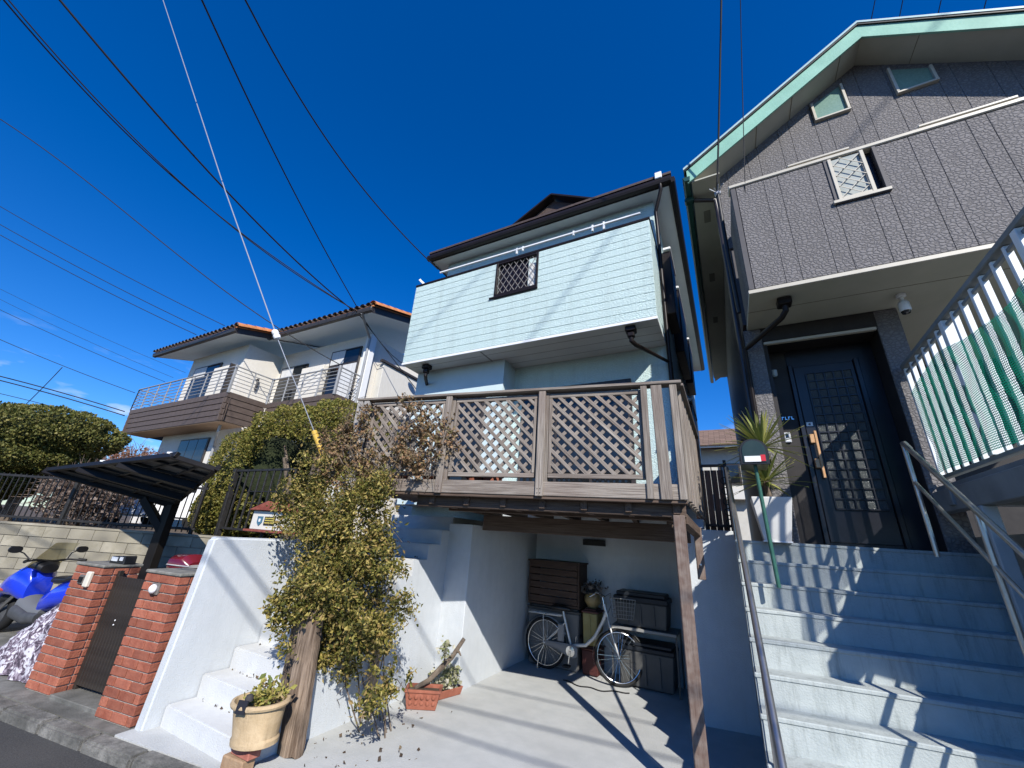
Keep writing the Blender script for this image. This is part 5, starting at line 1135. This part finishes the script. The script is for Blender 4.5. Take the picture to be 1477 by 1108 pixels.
# ================================================================== scooters and the camouflage cover
def scooter(M, paint, label, name='scooter', case=None):
    t = thing(name, M.translation, label, 'scooter', 'scooters in the parking space')
    dk_ = surf('scooter_grey', (.05, .052, .055), (.07, .072, .075), scale=10, rough=.55); g2 = surf('scooter_floor_grey', (.12, .125, .13), rough=.6)
    for x in (.0, 1.42):
        w = MB(M @ T(x, 0, .25)).torus(.185, .065, 36, 10).build('wheel', rubber, t, smooth='all')
        MB(M @ T(x, 0, .25) @ RX(90)).lathe([(.03, -.06), (.12, -.03), (.135, -.04), (.135, .04), (.12, .03), (.03, .06)], 24).build('rim', dk_, w, smooth=True)
    # x: rear wheel 0, front wheel 1.42
    MB(M).body([(-.42, 0, .78, .03, .03), (-.3, 0, .74, .12, .09), (-.05, 0, .66, .19, .16), (.25, 0, .58, .20, .17), (.45, 0, .48, .18, .14), (.52, 0, .40, .14, .08)], 22).build('tail_body', paint, t, smooth=True)
    MB(M).body([(-.28, 0, .84, .10, .03), (-.1, 0, .845, .16, .05), (.12, 0, .80, .16, .055), (.2, 0, .77, .15, .05), (.45, 0, .755, .15, .05), (.56, 0, .74, .08, .04)], 20).build('seat', black_pl, t, smooth=True)
    MB(M).body([(.40, 0, .33, .17, .10), (.7, 0, .33, .17, .12), (.95, 0, .40, .16, .14)], 20).build('floorboard', g2, t, smooth=True)
    for y in (-.16, .16): MB(M).body([(.36, y, .30, .05, .06), (.6, y, .28, .06, .07), (.9, y, .33, .06, .08)], 14).build('step_panel', dk_, t, smooth=True)
    MB(M).body([(.90, 0, .58, .14, .18), (1.0, 0, .66, .20, .24), (1.14, 0, .68, .22, .22), (1.32, 0, .64, .20, .17), (1.50, 0, .57, .15, .11), (1.62, 0, .52, .08, .05)], 24).build('front_cowl', paint, t, smooth=True)
    MB(M).body([(1.14, 0, .56, .10, .05), (1.30, 0, .57, .09, .05), (1.52, 0, .53, .085, .05), (1.66, 0, .42, .07, .04)], 16).build('front_mudguard', paint, t, smooth=True)
    for y in (-.09, .09): MB(M).tube([(1.10, y, .58), (1.42, y, .25)], .025, 10).build('fork_leg', chrome, t, smooth=True)
    for y in (-.1, .1): MB(M @ T(1.50, y, .60) @ RZ(8 if y > 0 else -8)).body([(-.10, 0, .02, .06, .045), (.0, 0, 0, .055, .04), (.09, 0, -.03, .02, .015)], 14).build('headlight', glassy('headlight_glass', (.5, .52, .55), .08), t, smooth=True)
    for y in (-.17, .17): MB(M @ T(1.36, y, .56)).body([(-.06, 0, 0, .02, .02), (.02, 0, 0, .028, .022), (.08, 0, -.01, .01, .01)], 10).build('indicator', surf('amber_red_lens', (.45, .06, .04), rough=.15), t, smooth=True)
    ws_ = []
    for i in range(7):
        s = i / 6; ws_.append([M @ Vector((1.20 - .36 * s - .03 * s * s + .10 * (abs(k - 4) / 4) ** 2 * -1, (k - 4) / 4 * (.19 - .05 * s), .82 + .40 * s)) for k in range(9)])
    MB().rings(ws_, closed=False, caps=False).build('windscreen', clear('amber_screen', (.62, .58, .42), .35, .08), t, smooth='all')
    MB(M).body([(.86, 0, .86, .10, .06), (.98, 0, .90, .16, .07), (1.12, 0, .86, .13, .05)], 16).build('dash', black_pl, t, smooth=True)
    MB(M).tube([(.80, .34, .97), (.90, .18, .98), (.95, 0, .95), (.90, -.18, .98), (.80, -.34, .97)], .014, 10).build('handlebar', iron, t, smooth=True)
    for y in (-.34, .34):
        MB(M).tube([(.78, y * 1.02, .968), (.86, y * .85, .978)], .021, 10).build('grip', rubber, t, smooth=True)
        mr_ = MB(M).tube([(.96, y * .6, .97), (1.04, y * .8, 1.06), (1.05, y * 1.0, 1.09)], .008, 8).build('mirror', black_pl, t, smooth=True)
        MB(M).body([(1.07, y * 1.12, 1.11, .01, .01), (1.05, y * 1.12, 1.11, .07, .045), (1.02, y * 1.12, 1.11, .072, .047)], 14).build('mirror_head', black_pl, mr_, smooth=True)
    if case:
        c = MB(M).body([(-.52, 0, 1.02, .10, .08), (-.42, 0, 1.04, .20, .13), (-.18, 0, 1.04, .21, .14), (-.08, 0, 1.0, .14, .08)], 20).build('top_case', case, t, smooth=True)
        MB(M).body([(-.53, 0, 1.03, .12, .02), (-.42, 0, 1.03, .212, .025), (-.18, 0, 1.03, .222, .025), (-.07, 0, 1.02, .14, .02)], 20).build('case_band', silver, c, smooth=True)
    return t
def paintm(name, c): return surf(name, c, rough=.22, spec=.55, coat=.8)
scooter(T(-7.55, 3.92, 0) @ RZ(183), paintm('blue_scooter_paint', (.012, .045, .62)), 'bright blue scooter with tinted windscreen facing out of the picture')
scooter(T(-6.38, 4.62, 0) @ RZ(3), paintm('silver_scooter_paint', (.30, .30, .31)), 'grey scooter with dark red top case behind the slatted gate', case=paintm('dark_red_case', (.16, .012, .02)))
camo = bpy.data.materials.new('camouflage_cloth'); camo.use_nodes = True
N = camo.node_tree.nodes; K = camo.node_tree.links.new; b = N['Principled BSDF']; b.inputs['Roughness'].default_value = .8
tcn = N.new('ShaderNodeTexCoord'); n1 = N.new('ShaderNodeTexNoise'); n1.inputs['Scale'].default_value = 19; n1.inputs['Detail'].default_value = 1.5; n1.inputs['Distortion'].default_value = 1.2; K(tcn.outputs['Object'], n1.inputs['Vector'])
rp = N.new('ShaderNodeValToRGB'); rp.color_ramp.interpolation = 'CONSTANT'; el = rp.color_ramp.elements
for p_, c_ in ((0, (.06, .045, .06)), (.40, (.16, .12, .15)), (.48, (.30, .25, .29)), (.55, (.62, .60, .62))):
    e = el[0] if p_ == 0 else (el[1] if p_ == .40 else el.new(p_)); e.position = p_; e.color = (*c_, 1)
K(n1.outputs['Fac'], rp.inputs[0]); K(rp.outputs[0], b.inputs['Base Color'])
cv = MB(T(-7.45, 3.56, 0)); rings_ = []
for i in range(26):
    s = i / 25; x = 1.5 * s; h = .06 + .86 * min(1, (s / .62) ** 1.05) - .12 * max(0, s - .7); wd = .10 + .30 * min(1, s / .3) ; ring = []
    for k in range(27):
        a = math.pi * k / 26; y = -math.cos(a) * wd * (1.25 - .45 * math.sin(a)); z = h * max(0.0, math.sin(a)) ** .55
        f = .018 * math.sin(s * 34 + k * 1.3) + .014 * math.sin(k * 2.1 - s * 19) + .01 * math.sin(s * 61 + k * .7)
        ring.append(Vector((x + f * 1.4, y + f, max(.006, z + f * .7))))
    rings_.append(ring)
cv.rings(rings_, closed=False, caps=True)
tag(cv.build('motorcycle_cover', camo, None, smooth='all'), 'purple grey camouflage cover draped over a parked bike', 'cover')
# parked white van beyond the iron fence
vn = thing('parked_van', CF @ Vector((-8.6, 12, 1.36)), 'white van parked beyond the iron fence', 'van')
VM = CF @ T(-9.4, 12.0, 1.36)
MB(VM).prism([(-1.7, .25), (1.9, .25), (1.95, .8), (1.5, .95), (1.0, 1.6), (-1.6, 1.65), (-1.75, 1.5)], 'y', -.8, .8).build('body', white_p, vn, bevel=.06, seg=2)
for x0, x1 in ((-1.5, -.6), (-.5, .3), (.4, 1.05)): MB(VM).box(x0, x1, -.812, -.79, .95, 1.45).build('side_window', glass_d, vn, bevel=.01)
for x in (-1.1, 1.2):
    for y in (-.78, .62): MB(VM @ T(x, y + .08, .28) @ RX(90)).lathe([(.1, -.09), (.28, -.09), (.28, .09), (.1, .09)], 22).build('wheel', rubber, vn, smooth=True)
MB(VM).box(1.90, 1.96, -.7, -.45, .6, .75).build('headlight', MATS['headlight_glass'], vn, bevel=.01)

# ================================================================== shrubs and trees
hedge = leafmat('clipped_hedge_leaf', [(.06, .07, .015), (.14, .15, .026), (.23, .215, .045), (.34, .27, .07), (.18, .175, .034)], trans=.3)
twig = surf('twig', (.07, .05, .035), (.13, .10, .07), scale=20, rough=.95)
def limbs(parent, base, tips, r0, name='limb', m=bark, rnd=R_):
    for tip in tips:
        b, t = Vector(base), Vector(tip); k = b.lerp(t, .5) + Vector((rnd.gauss(0, .08), rnd.gauss(0, .08), rnd.gauss(0, .05)))
        MB().tube([b, b.lerp(k, .5) + Vector((rnd.gauss(0, .03), rnd.gauss(0, .03), 0)), k, t], [r0, r0*.8, r0*.6, r0*.25], 8).build(name, m, parent, smooth=True)
def core(parent, blobs, s, m):
    """Solid dark shells added inside the leaves to stop light going straight through."""
    c_ = MB()
    for c, r in blobs:
        rr = []
        for i in range(1, 9):
            th = math.pi * i / 9; rr.append([Vector(c) + Vector((r[0]*s*math.sin(th)*math.cos(2*math.pi*k/14), r[1]*s*math.sin(th)*math.sin(2*math.pi*k/14), r[2]*s*math.cos(th))) * 1.0 for k in range(14)])
        c_.rings(rr)
    return c_.build('light_block_core', m, parent, smooth='all')
dark_in = surf('dark_core_fill', (.012, .018, .006), (.025, .032, .012), scale=20, rough=1.0, bump=1.0, bscale=50)
tb1 = thing('clipped_bush', HW(-7.6, 5.2, 1.36), 'large rounded clipped green bush beside the deck', 'bush')
bl = [((HW(-8.85, 5.2, 2.55)).to_tuple(), (1.15, 1.05, 1.20)), ((HW(-8.1, 5.3, 3.25)).to_tuple(), (1.15, 1.05, .88)), ((HW(-6.9, 5.4, 3.45)).to_tuple(), (1.15, .95, .72)), ((HW(-9.15, 5.0, 1.85)).to_tuple(), (.80, .80, .60)), ((HW(-5.9, 5.5, 3.2)).to_tuple(), (.75, .7, .65))]
hc = HW(-7.45, 4.45, 2.75)
def hollow(p):
    q = HF.inverted() @ p; return ((q.x + 7.35)/.95)**2 + ((q.y - 4.5)/.95)**2 + ((q.z - 2.55)/.72)**2 < 1
leaves('crown', hedge, blob_pts(bl, 100000, .09, cut=hollow), .037, tb1, flat=.35)
core(tb1, [(c, r) for c, r in bl[:1] + bl[3:4]], .80, dark_in); core(tb1, [((HW(-7.3, 5.7, 3.2)).to_tuple(), (1.3, .55, .55))], .9, dark_in)
limbs(tb1, HW(-7.4, 5.3, 1.3), [HW(-8.7, 5.1, 2.7), HW(-8.0, 4.9, 3.2), HW(-7.2, 5.1, 3.4), HW(-6.4, 5.2, 3.3), HW(-7.6, 4.7, 2.9), HW(-6.8, 4.8, 3.0)], .09, 'trunk')
tb2 = thing('cloud_pruned_tree', (-13.0, 4.9, 1.36), 'cloud pruned evergreen tree in layers above the block wall', 'tree')
bl2 = [((-12.75, 4.9, 3.25), (1.3, 1.15, .56)), ((-14.4, 4.6, 3.35), (.95, 1.0, .55)), ((-12.95, 4.75, 2.68), (1.2, 1.0, .34)), ((-13.9, 4.6, 2.18), (1.35, 1.0, .40))]
leaves('crown', leafmat('dark_evergreen_leaf', [(.05, .062, .016), (.10, .115, .025), (.16, .16, .04), (.24, .21, .06), (.12, .125, .03)], trans=.22), blob_pts(bl2, 70000, .10), .042, tb2, flat=.35)
core(tb2, bl2, .78, dark_in)
limbs(tb2, (-13.2, 5.0, 1.3), [(-13.4, 5, 3.0), (-12.4, 4.9, 2.6), (-14.2, 4.9, 2.2)], .10, 'trunk')
def brown_shrub(c, r, n, label, cols):
    t = thing('bare_shrub', (c[0], c[1], 1.36), label, 'shrub')
    tw = MB()
    for _ in range(n):
        d = Vector((R_.gauss(0, 1), R_.gauss(0, 1), R_.gauss(.4, .8))).normalized(); k = R_.uniform(.35, .95)
        p = Vector(c) + Vector((d.x*r[0], d.y*r[1], d.z*r[2])) * k; e = p + (d + Vector((R_.gauss(0, .5), R_.gauss(0, .5), R_.gauss(.2, .4)))).normalized() * R_.uniform(.15, .38)
        tw.tube([p, p.lerp(e, .5) + Vector((R_.gauss(0, .02),)*3), e], [.008, .006, .003], 3, False)
    tw.build('twigs', surf('pale_twig' + label[:4], cols[0], cols[1], scale=8, rough=.95), t, kind='stuff')
    leaves('foliage', leafmat('dry_leaf' + label[:4], cols), blob_pts([(c, r)], int(n * 3.2), .7), .07, t)
    limbs(t, (c[0], c[1], 1.3), [Vector(c) + Vector((R_.uniform(-.6, .6)*r[0], R_.uniform(-.5, .5)*r[1], R_.uniform(-.1, .6)*r[2])) for _ in range(7)], .035, 'stem', twig)
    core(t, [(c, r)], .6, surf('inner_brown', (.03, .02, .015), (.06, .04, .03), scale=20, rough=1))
brown_shrub((-11.5, 5.35, 1.98), (1.15, .7, .60), 900, 'pale brown leafless shrub behind the iron fence', [(.10, .07, .055), (.20, .15, .12), (.32, .26, .22), (.14, .09, .07)])
brown_shrub((-14.9, 7.6, 2.75), (1.5, 1.0, .85), 900, 'reddish brown winter shrub beyond the carport roof', [(.14, .065, .04), (.24, .12, .08), (.34, .20, .14), (.12, .08, .05)])
bsh = thing('low_shrub', CF @ Vector((-5.6, 8.6, 1.36)), 'low dark shrub behind the iron garden gate', 'shrub')
blx = [((CF @ Vector((-5.4, 8.6, 1.9))).to_tuple(), (1.1, .6, .55))]
leaves('foliage', MATS['dark_evergreen_leaf'], blob_pts(blx, 2600, .6), .09, bsh); core(bsh, blx, .45, dark_in)

# ================================================================== the climbing shrub on the sleepers and deck corner
vn_ = thing('climbing_shrub', (-2.9, 3.7, 0), 'climbing shrub with yellow-green and brown leaves covering the deck corner', 'climbing plant')
vb = [(-3.31,1.70,.50),(-2.85,1.98,.44),(-3.64,2.08,.36),(-2.92,1.26,.50),(-2.50,1.48,.31),(-3.24,.88,.30),(-2.78,.74,.38),(-2.45,.90,.30),(-2.27,.47,.17),(-3.2,1.35,.36),(-3.05,.55,.20)]
vu = [(-3.44,2.42,.34),(-3.33,2.75,.26),(-2.32,2.82,.24),(-2.42,2.44,.28),(-2.10,2.62,.18),(-2.63,2.62,.19),(-3.05,2.35,.28),(-3.55,2.62,.2),(-3.2,3.0,.14),(-2.5,3.05,.14)]
def vine_pts(bs, n, ry, y):
    tot = sum(b[2]**2 for b in bs); out_ = []
    for x, z, r in bs:
        clumps = [(R_.gauss(0, .45), R_.gauss(0, .45), R_.gauss(0, .5)) for _ in range(int(26 * r / .4) + 6)]
        for _ in range(int(n * r * r / tot)):
            c = R_.choice(clumps); p = Vector((x + (c[0] + R_.gauss(0, .17)) * r, y + (c[1] + R_.gauss(0, .2)) * ry, z + (c[2] + R_.gauss(0, .16)) * r))
            out_.append((p, Vector((0, -1, .3))))
    return out_
leaves('foliage', leafmat('vine_leaf', [(.04, .042, .011), (.12, .12, .022), (.27, .235, .05), (.50, .40, .12), (.30, .20, .07), (.16, .155, .033), (.06, .07, .016)], trans=.25), vine_pts([(x + .03, z, r * .84) for x, z, r in vb], 32000, .26, 3.56), .036, vn_, flat=.25, aspect=.27)
leaves('foliage', MATS['vine_leaf'], vine_pts([(-2.98,1.10,.28),(-3.15,.95,.2)], 2400, .08, 3.14), .036, vn_, flat=.3, aspect=.27)
leaves('foliage', leafmat('autumn_vine_leaf', [(.07, .045, .025), (.17, .12, .055), (.30, .17, .09), (.40, .27, .15), (.16, .15, .05)], trans=.22), vine_pts([(x, z, r * .9) for x, z, r in vu], 5200, .13, 3.72), .036, vn_, flat=.2, aspect=.35, label='browner autumn leaves at the top of the climber')
for k in range(8):
    x0 = R_.uniform(-2.95, -2.55); y0 = 3.85 + R_.uniform(-.1, .25); pts = [Vector((x0 + .25, y0, .0))]
    for j in range(1, 8): pts.append(Vector((x0 + .25 - (.55 + R_.uniform(-.2, .5)) * j / 7 + R_.gauss(0, .05), y0 - .25 * j / 7 + R_.gauss(0, .03), 2.7 * j / 7 * R_.uniform(.9, 1.0))))
    MB().tube(pts, [.007 - .0006 * j for j in range(8)], 6).build('stem', bark, vn_, smooth=True)
tw = MB()
for _ in range(260):
    x, z, r = R_.choice(vb + vu); p = Vector((x + R_.gauss(0, .5)*r, 3.62 + R_.gauss(0, .12), z + R_.gauss(0, .5)*r)); e = p + Vector((R_.gauss(0, .08), R_.gauss(-.03, .05), R_.gauss(-.02, .09)))
    tw.tube([p, e], [.004, .002], 3, False)
for _ in range(70):   # bare twigs hanging over the lattice
    p = Vector((R_.uniform(-2.75, -2.15), 3.74, R_.uniform(2.25, 2.5))); e = p + Vector((R_.gauss(0, .06), R_.gauss(0, .02), -R_.uniform(.03, .16))); tw.tube([p, e], [.004, .002], 3, False)
tw.build('twigs', twig, vn_, kind='stuff')
# fallen leaves on the concrete
fl = []
for _ in range(90):
    fl.append((Vector((R_.uniform(-3.3, -1.9), 3.0 + abs(R_.gauss(0, .9)), .006)), Vector((0, 0, 0))))
for i in range(8):
    for _ in range(16): h = HW(R_.uniform(-4.5, -3.5), 2.61 + .235 * i + R_.uniform(0, .02), .158 + .178 * i); fl.append((h, Vector((0, 0, 0))))
o = leaves('fallen_leaves', leafmat('fallen_leaf', [(.05, .035, .025), (.12, .08, .05), (.2, .15, .09)]), fl, .03, None); o['kind'] = 'stuff'; o['label'] = 'dry leaves fallen on the steps and concrete'

# ================================================================== overhead lines
def cable(name, r, pts, label, cat='cable', ext=.9, m=cable_m, group='overhead cables'):
    pts = [Vector(p) for p in pts]; out_ = []
    if len(pts) == 2: pts = [pts[0], pts[0].lerp(pts[1], .5) - Vector((0, 0, .02 * (pts[1] - pts[0]).length * .5)), pts[1]]
    n = len(pts); ts = [0.0]
    for a, b_ in zip(pts, pts[1:]): ts.append(ts[-1] + (b_ - a).length)
    ts = [t / ts[-1] for t in ts]
    for i in range(37):
        t = -ext + (1 + ext) * i / 36; p = Vector((0, 0, 0))
        for j in range(n):
            w = 1.0
            for k in range(n):
                if k != j: w *= (t - ts[k]) / (ts[j] - ts[k])
            p += pts[j] * w
        if t < 0:   # past the picture edge the line runs on straight
            d = (pts[1] - pts[0]) / ts[1]; p = pts[0] + d * t + (p - pts[0] - d * t) * .35
        out_.append(p)
    return tag(MB().tube(out_, r, 6).build(name, m, None, smooth='all'), label, cat, group)
WIRES = [
('service_cable', .014, [(-9.626, .65, 9.423), (-10.808, 3.2, 9.649), (-8.911, 8.9, 8.412)], 'thin black cable, lower of the pair from the top corner to the white house', .2),
('service_cable', .014, [(-11.311, .8, 10.853), (-11.012, 3.3, 9.85), (-8.952, 9.0, 8.479)], 'thin black cable, upper of the pair from the top corner to the white house', .2),
('service_cable', .019, [(-9.265, 1.0, 9.943), (-9.014, 4.2, 8.874), (-9.302, 9.2, 8.651)], 'thickest black cable running down to the white house gable', .3),
('service_cable', .015, [(-6.57, 1.7, 9.688), (-7.559, 3.6, 9.742), (-9.118, 9.1, 8.702)], 'black cable crossing the sky between the stay wire and the aqua house line', .3),
('service_cable', .012, [(-4.876, 1.6, 8.36), (-5.208, 3.6, 8.242), (-4.383, 6.465, 7.44)], 'thin cable ending at the corner eave of the aqua house', .6),
('service_cable', .015, [(-9.011, 9.0, 8.487), (-8.584, 9.6, 7.861), (-7.803, 11.5, 6.478)], 'black cable dropping past the white house bay to the deck end', 0),
('service_cable', .013, [(-8.981, 9.0, 8.592), (-8.629, 9.65, 7.893), (-8.593, 11.8, 7.646)], 'short black cable clipped along the white house side wall', 0),
('street_cable', .016, [(-21.173, 2.935, 14.431), (-16.294, 5.775, 11.051), (-11.874, 8.661, 7.971), (-9.18, 11.557, 6.72)], 'long thin cable slanting across the sky in front of the white house', 0),
('street_cable', .020, [(-38.332, 7.332, 19.356), (-24.687, 14.427, 12.979)], 'topmost of three parallel lines behind the white house roof', .1),
('street_cable', .020, [(-37.604, 7.597, 17.94), (-25.596, 14.096, 12.506)], 'middle of three parallel lines behind the white house roof', .1),
('street_cable', .020, [(-37.198, 7.745, 17.15), (-26.109, 13.909, 12.217)], 'lowest of three parallel lines behind the white house roof', .1),
('street_cable', .014, [(-34.534, 8.714, 11.97), (-26.751, 13.675, 9.003)], 'black line just above the small wisp of cloud', .1),
('street_cable', .016, [(-33.587, 9.059, 10.127), (-28.092, 13.187, 8.196)], 'black line holding the slanting stay near the pruned tree', .1),
('street_cable', .009, [(-35.231, 8.46, 13.325), (-25.822, 14.013, 9.658)], 'faint upper line under the three parallel lines', .1),
('street_cable', .009, [(-34.879, 8.589, 12.64), (-26.394, 13.805, 9.298)], 'faint lower line under the three parallel lines', .1),
('street_cable', .03, [(-35.744, 10.402, 8.634), (-33.403, 12.318, 8.172), (-31.402, 14.643, 7.65)], 'upper of two thick cables behind the pruned tree top', .1),
('street_cable', .03, [(-35.614, 10.45, 8.38), (-33.284, 12.362, 7.913), (-31.293, 14.683, 7.382)], 'lower of two thick cables behind the pruned tree top', .1),
('street_cable', .018, [(-35.207, 10.597, 7.59), (-34.661, 11.861, 7.494), (-32.324, 14.84, 6.909)], 'lowest black line just over the pruned tree', .1),
('span_stay', .022, [(-33.984, 11.362, 7.16), (-33.5, 11.52, 8.36), (-33.119, 11.677, 9.57)], 'short slanting stay between two lines over the pruned tree', 0),
('drop_cable', .013, [(1.382, 3.6, 9.265), (1.31, 4.2, 8.16), (1.172, 4.857, 6.56)], 'twisted black service drop ending at the grey house clamp', .7),
('drop_cable', .005, [(1.454, 3.3, 8.498), (1.467, 3.9, 7.649), (1.26, 4.45, 4.9)], 'very thin wire in front of the grey house corner', .7),
]
S_ = lambda p: tuple(Vector((0, 0, 1.7)) + (Vector(p) - Vector((0, 0, 1.7))) * .45)
for i, (a, b_) in enumerate((((13.58, 17.0, 31.57), (13.397, 19.0, 29.752)), ((14.607, 17.0, 30.841), (14.526, 19.0, 29.121)), ((15.953, 17.0, 29.885), (16.152, 19.0, 28.84)), ((17.415, 17.0, 28.845), (17.928, 19.0, 28.434)))):
    WIRES.append(('street_cable', .010, [S_(a), S_(b_)], ['first', 'second', 'third', 'fourth'][i] + ' short line above the mint green roof, counting from the ridge', .6))
for w in WIRES: cable(w[0], w[1], w[2], w[3], ext=w[4])
# cables strung along the street itself
for i, (y0, y1, z, r) in enumerate(((-2.48, -2.64, 6.5, .017), (-1.73, -1.93, 6.5, .013), (-2.80, -3.25, 6.5, .016))):
    tag(MB().tube([(-14, y0 - .3*(y1-y0)/3*0, z), (-.3, y0, z), (3.4, y1, z), (14, y1 + (y1 - y0) * 2.5, z + .1)], r, 6).build('street_cable', cable_m, None), 'cable strung along the street, casting a soft shadow on the white wall' if i == 0 else ('cable along the street nearest the houses, overhead' if i == 1 else 'cable along the street farthest from the houses, overhead'), 'cable', 'overhead cables')
# cables whose soft shadows slant over the house fronts
for i, (a, b_, t, r) in enumerate((((-.473, 5.292, 6.315), (-1.544, 5.462, 5.05), 17, .015), ((-3.058, 5.702, 6.287), (-4.32, 5.901, 5.289), 17, .014), ((3.494, 5.005, 7.789), (3.0, 5.083, 7.256), 15, .017))):
    a, b_ = Vector(a) - SUN * t, Vector(b_) - SUN * t; d = (b_ - a).normalized()
    tag(MB().tube([a - d * 2.2, b_ + d * 1.2], r, 8).build('street_cable', cable_m, None), ['thick cable behind the viewer shading the aqua balcony centre', 'thick cable behind the viewer shading the aqua balcony end', 'thick cable behind the viewer shading the grey gable'][i], 'cable', 'overhead cables')
# pole stay with its yellow guard
gy = thing('stay_wire', (-3.9, 4.0, 2.4), 'grey stay wire with white insulator and yellow guard', 'stay wire')
g = [Vector((-9.125, 1.9, 11.797)), Vector((-5.902, 2.75, 6.397)), Vector((-4.684, 3.40, 4.057)), Vector((-4.081, 3.85, 2.836))]
MB().tube([g[0] + (g[0] - g[1]) * .3, g[0], g[1], g[2]], .008, 8).build('wire', galv, gy, smooth=True)
MB().tube([g[2], g[3], Vector((-3.8, 4.06, 2.25))], .006, 8).build('wire', galv, gy, smooth=True)
d = (g[3] - g[2]).normalized(); q = d.to_track_quat('Z', 'Y').to_matrix().to_4x4()
MB(T(*(g[2] - d * .02)) @ q).lathe([(.015, -.08), (.04, -.06), (.046, -.02), (.036, 0), (.046, .02), (.04, .06), (.015, .08)], 16).build('insulator', white_p, gy, smooth=True)
d2 = (Vector((-3.8, 4.06, 2.25)) - g[3]).normalized(); q2 = d2.to_track_quat('Z', 'Y').to_matrix().to_4x4()
MB(T(*g[3]) @ q2).lathe([(.012, -.01), (.034, 0), (.036, .02), (.036, .48), (.02, .49)], 14).build('guard', surf('yellow_guard', (.58, .36, .05), (.66, .43, .09), scale=10, rough=.55), gy, smooth=True)
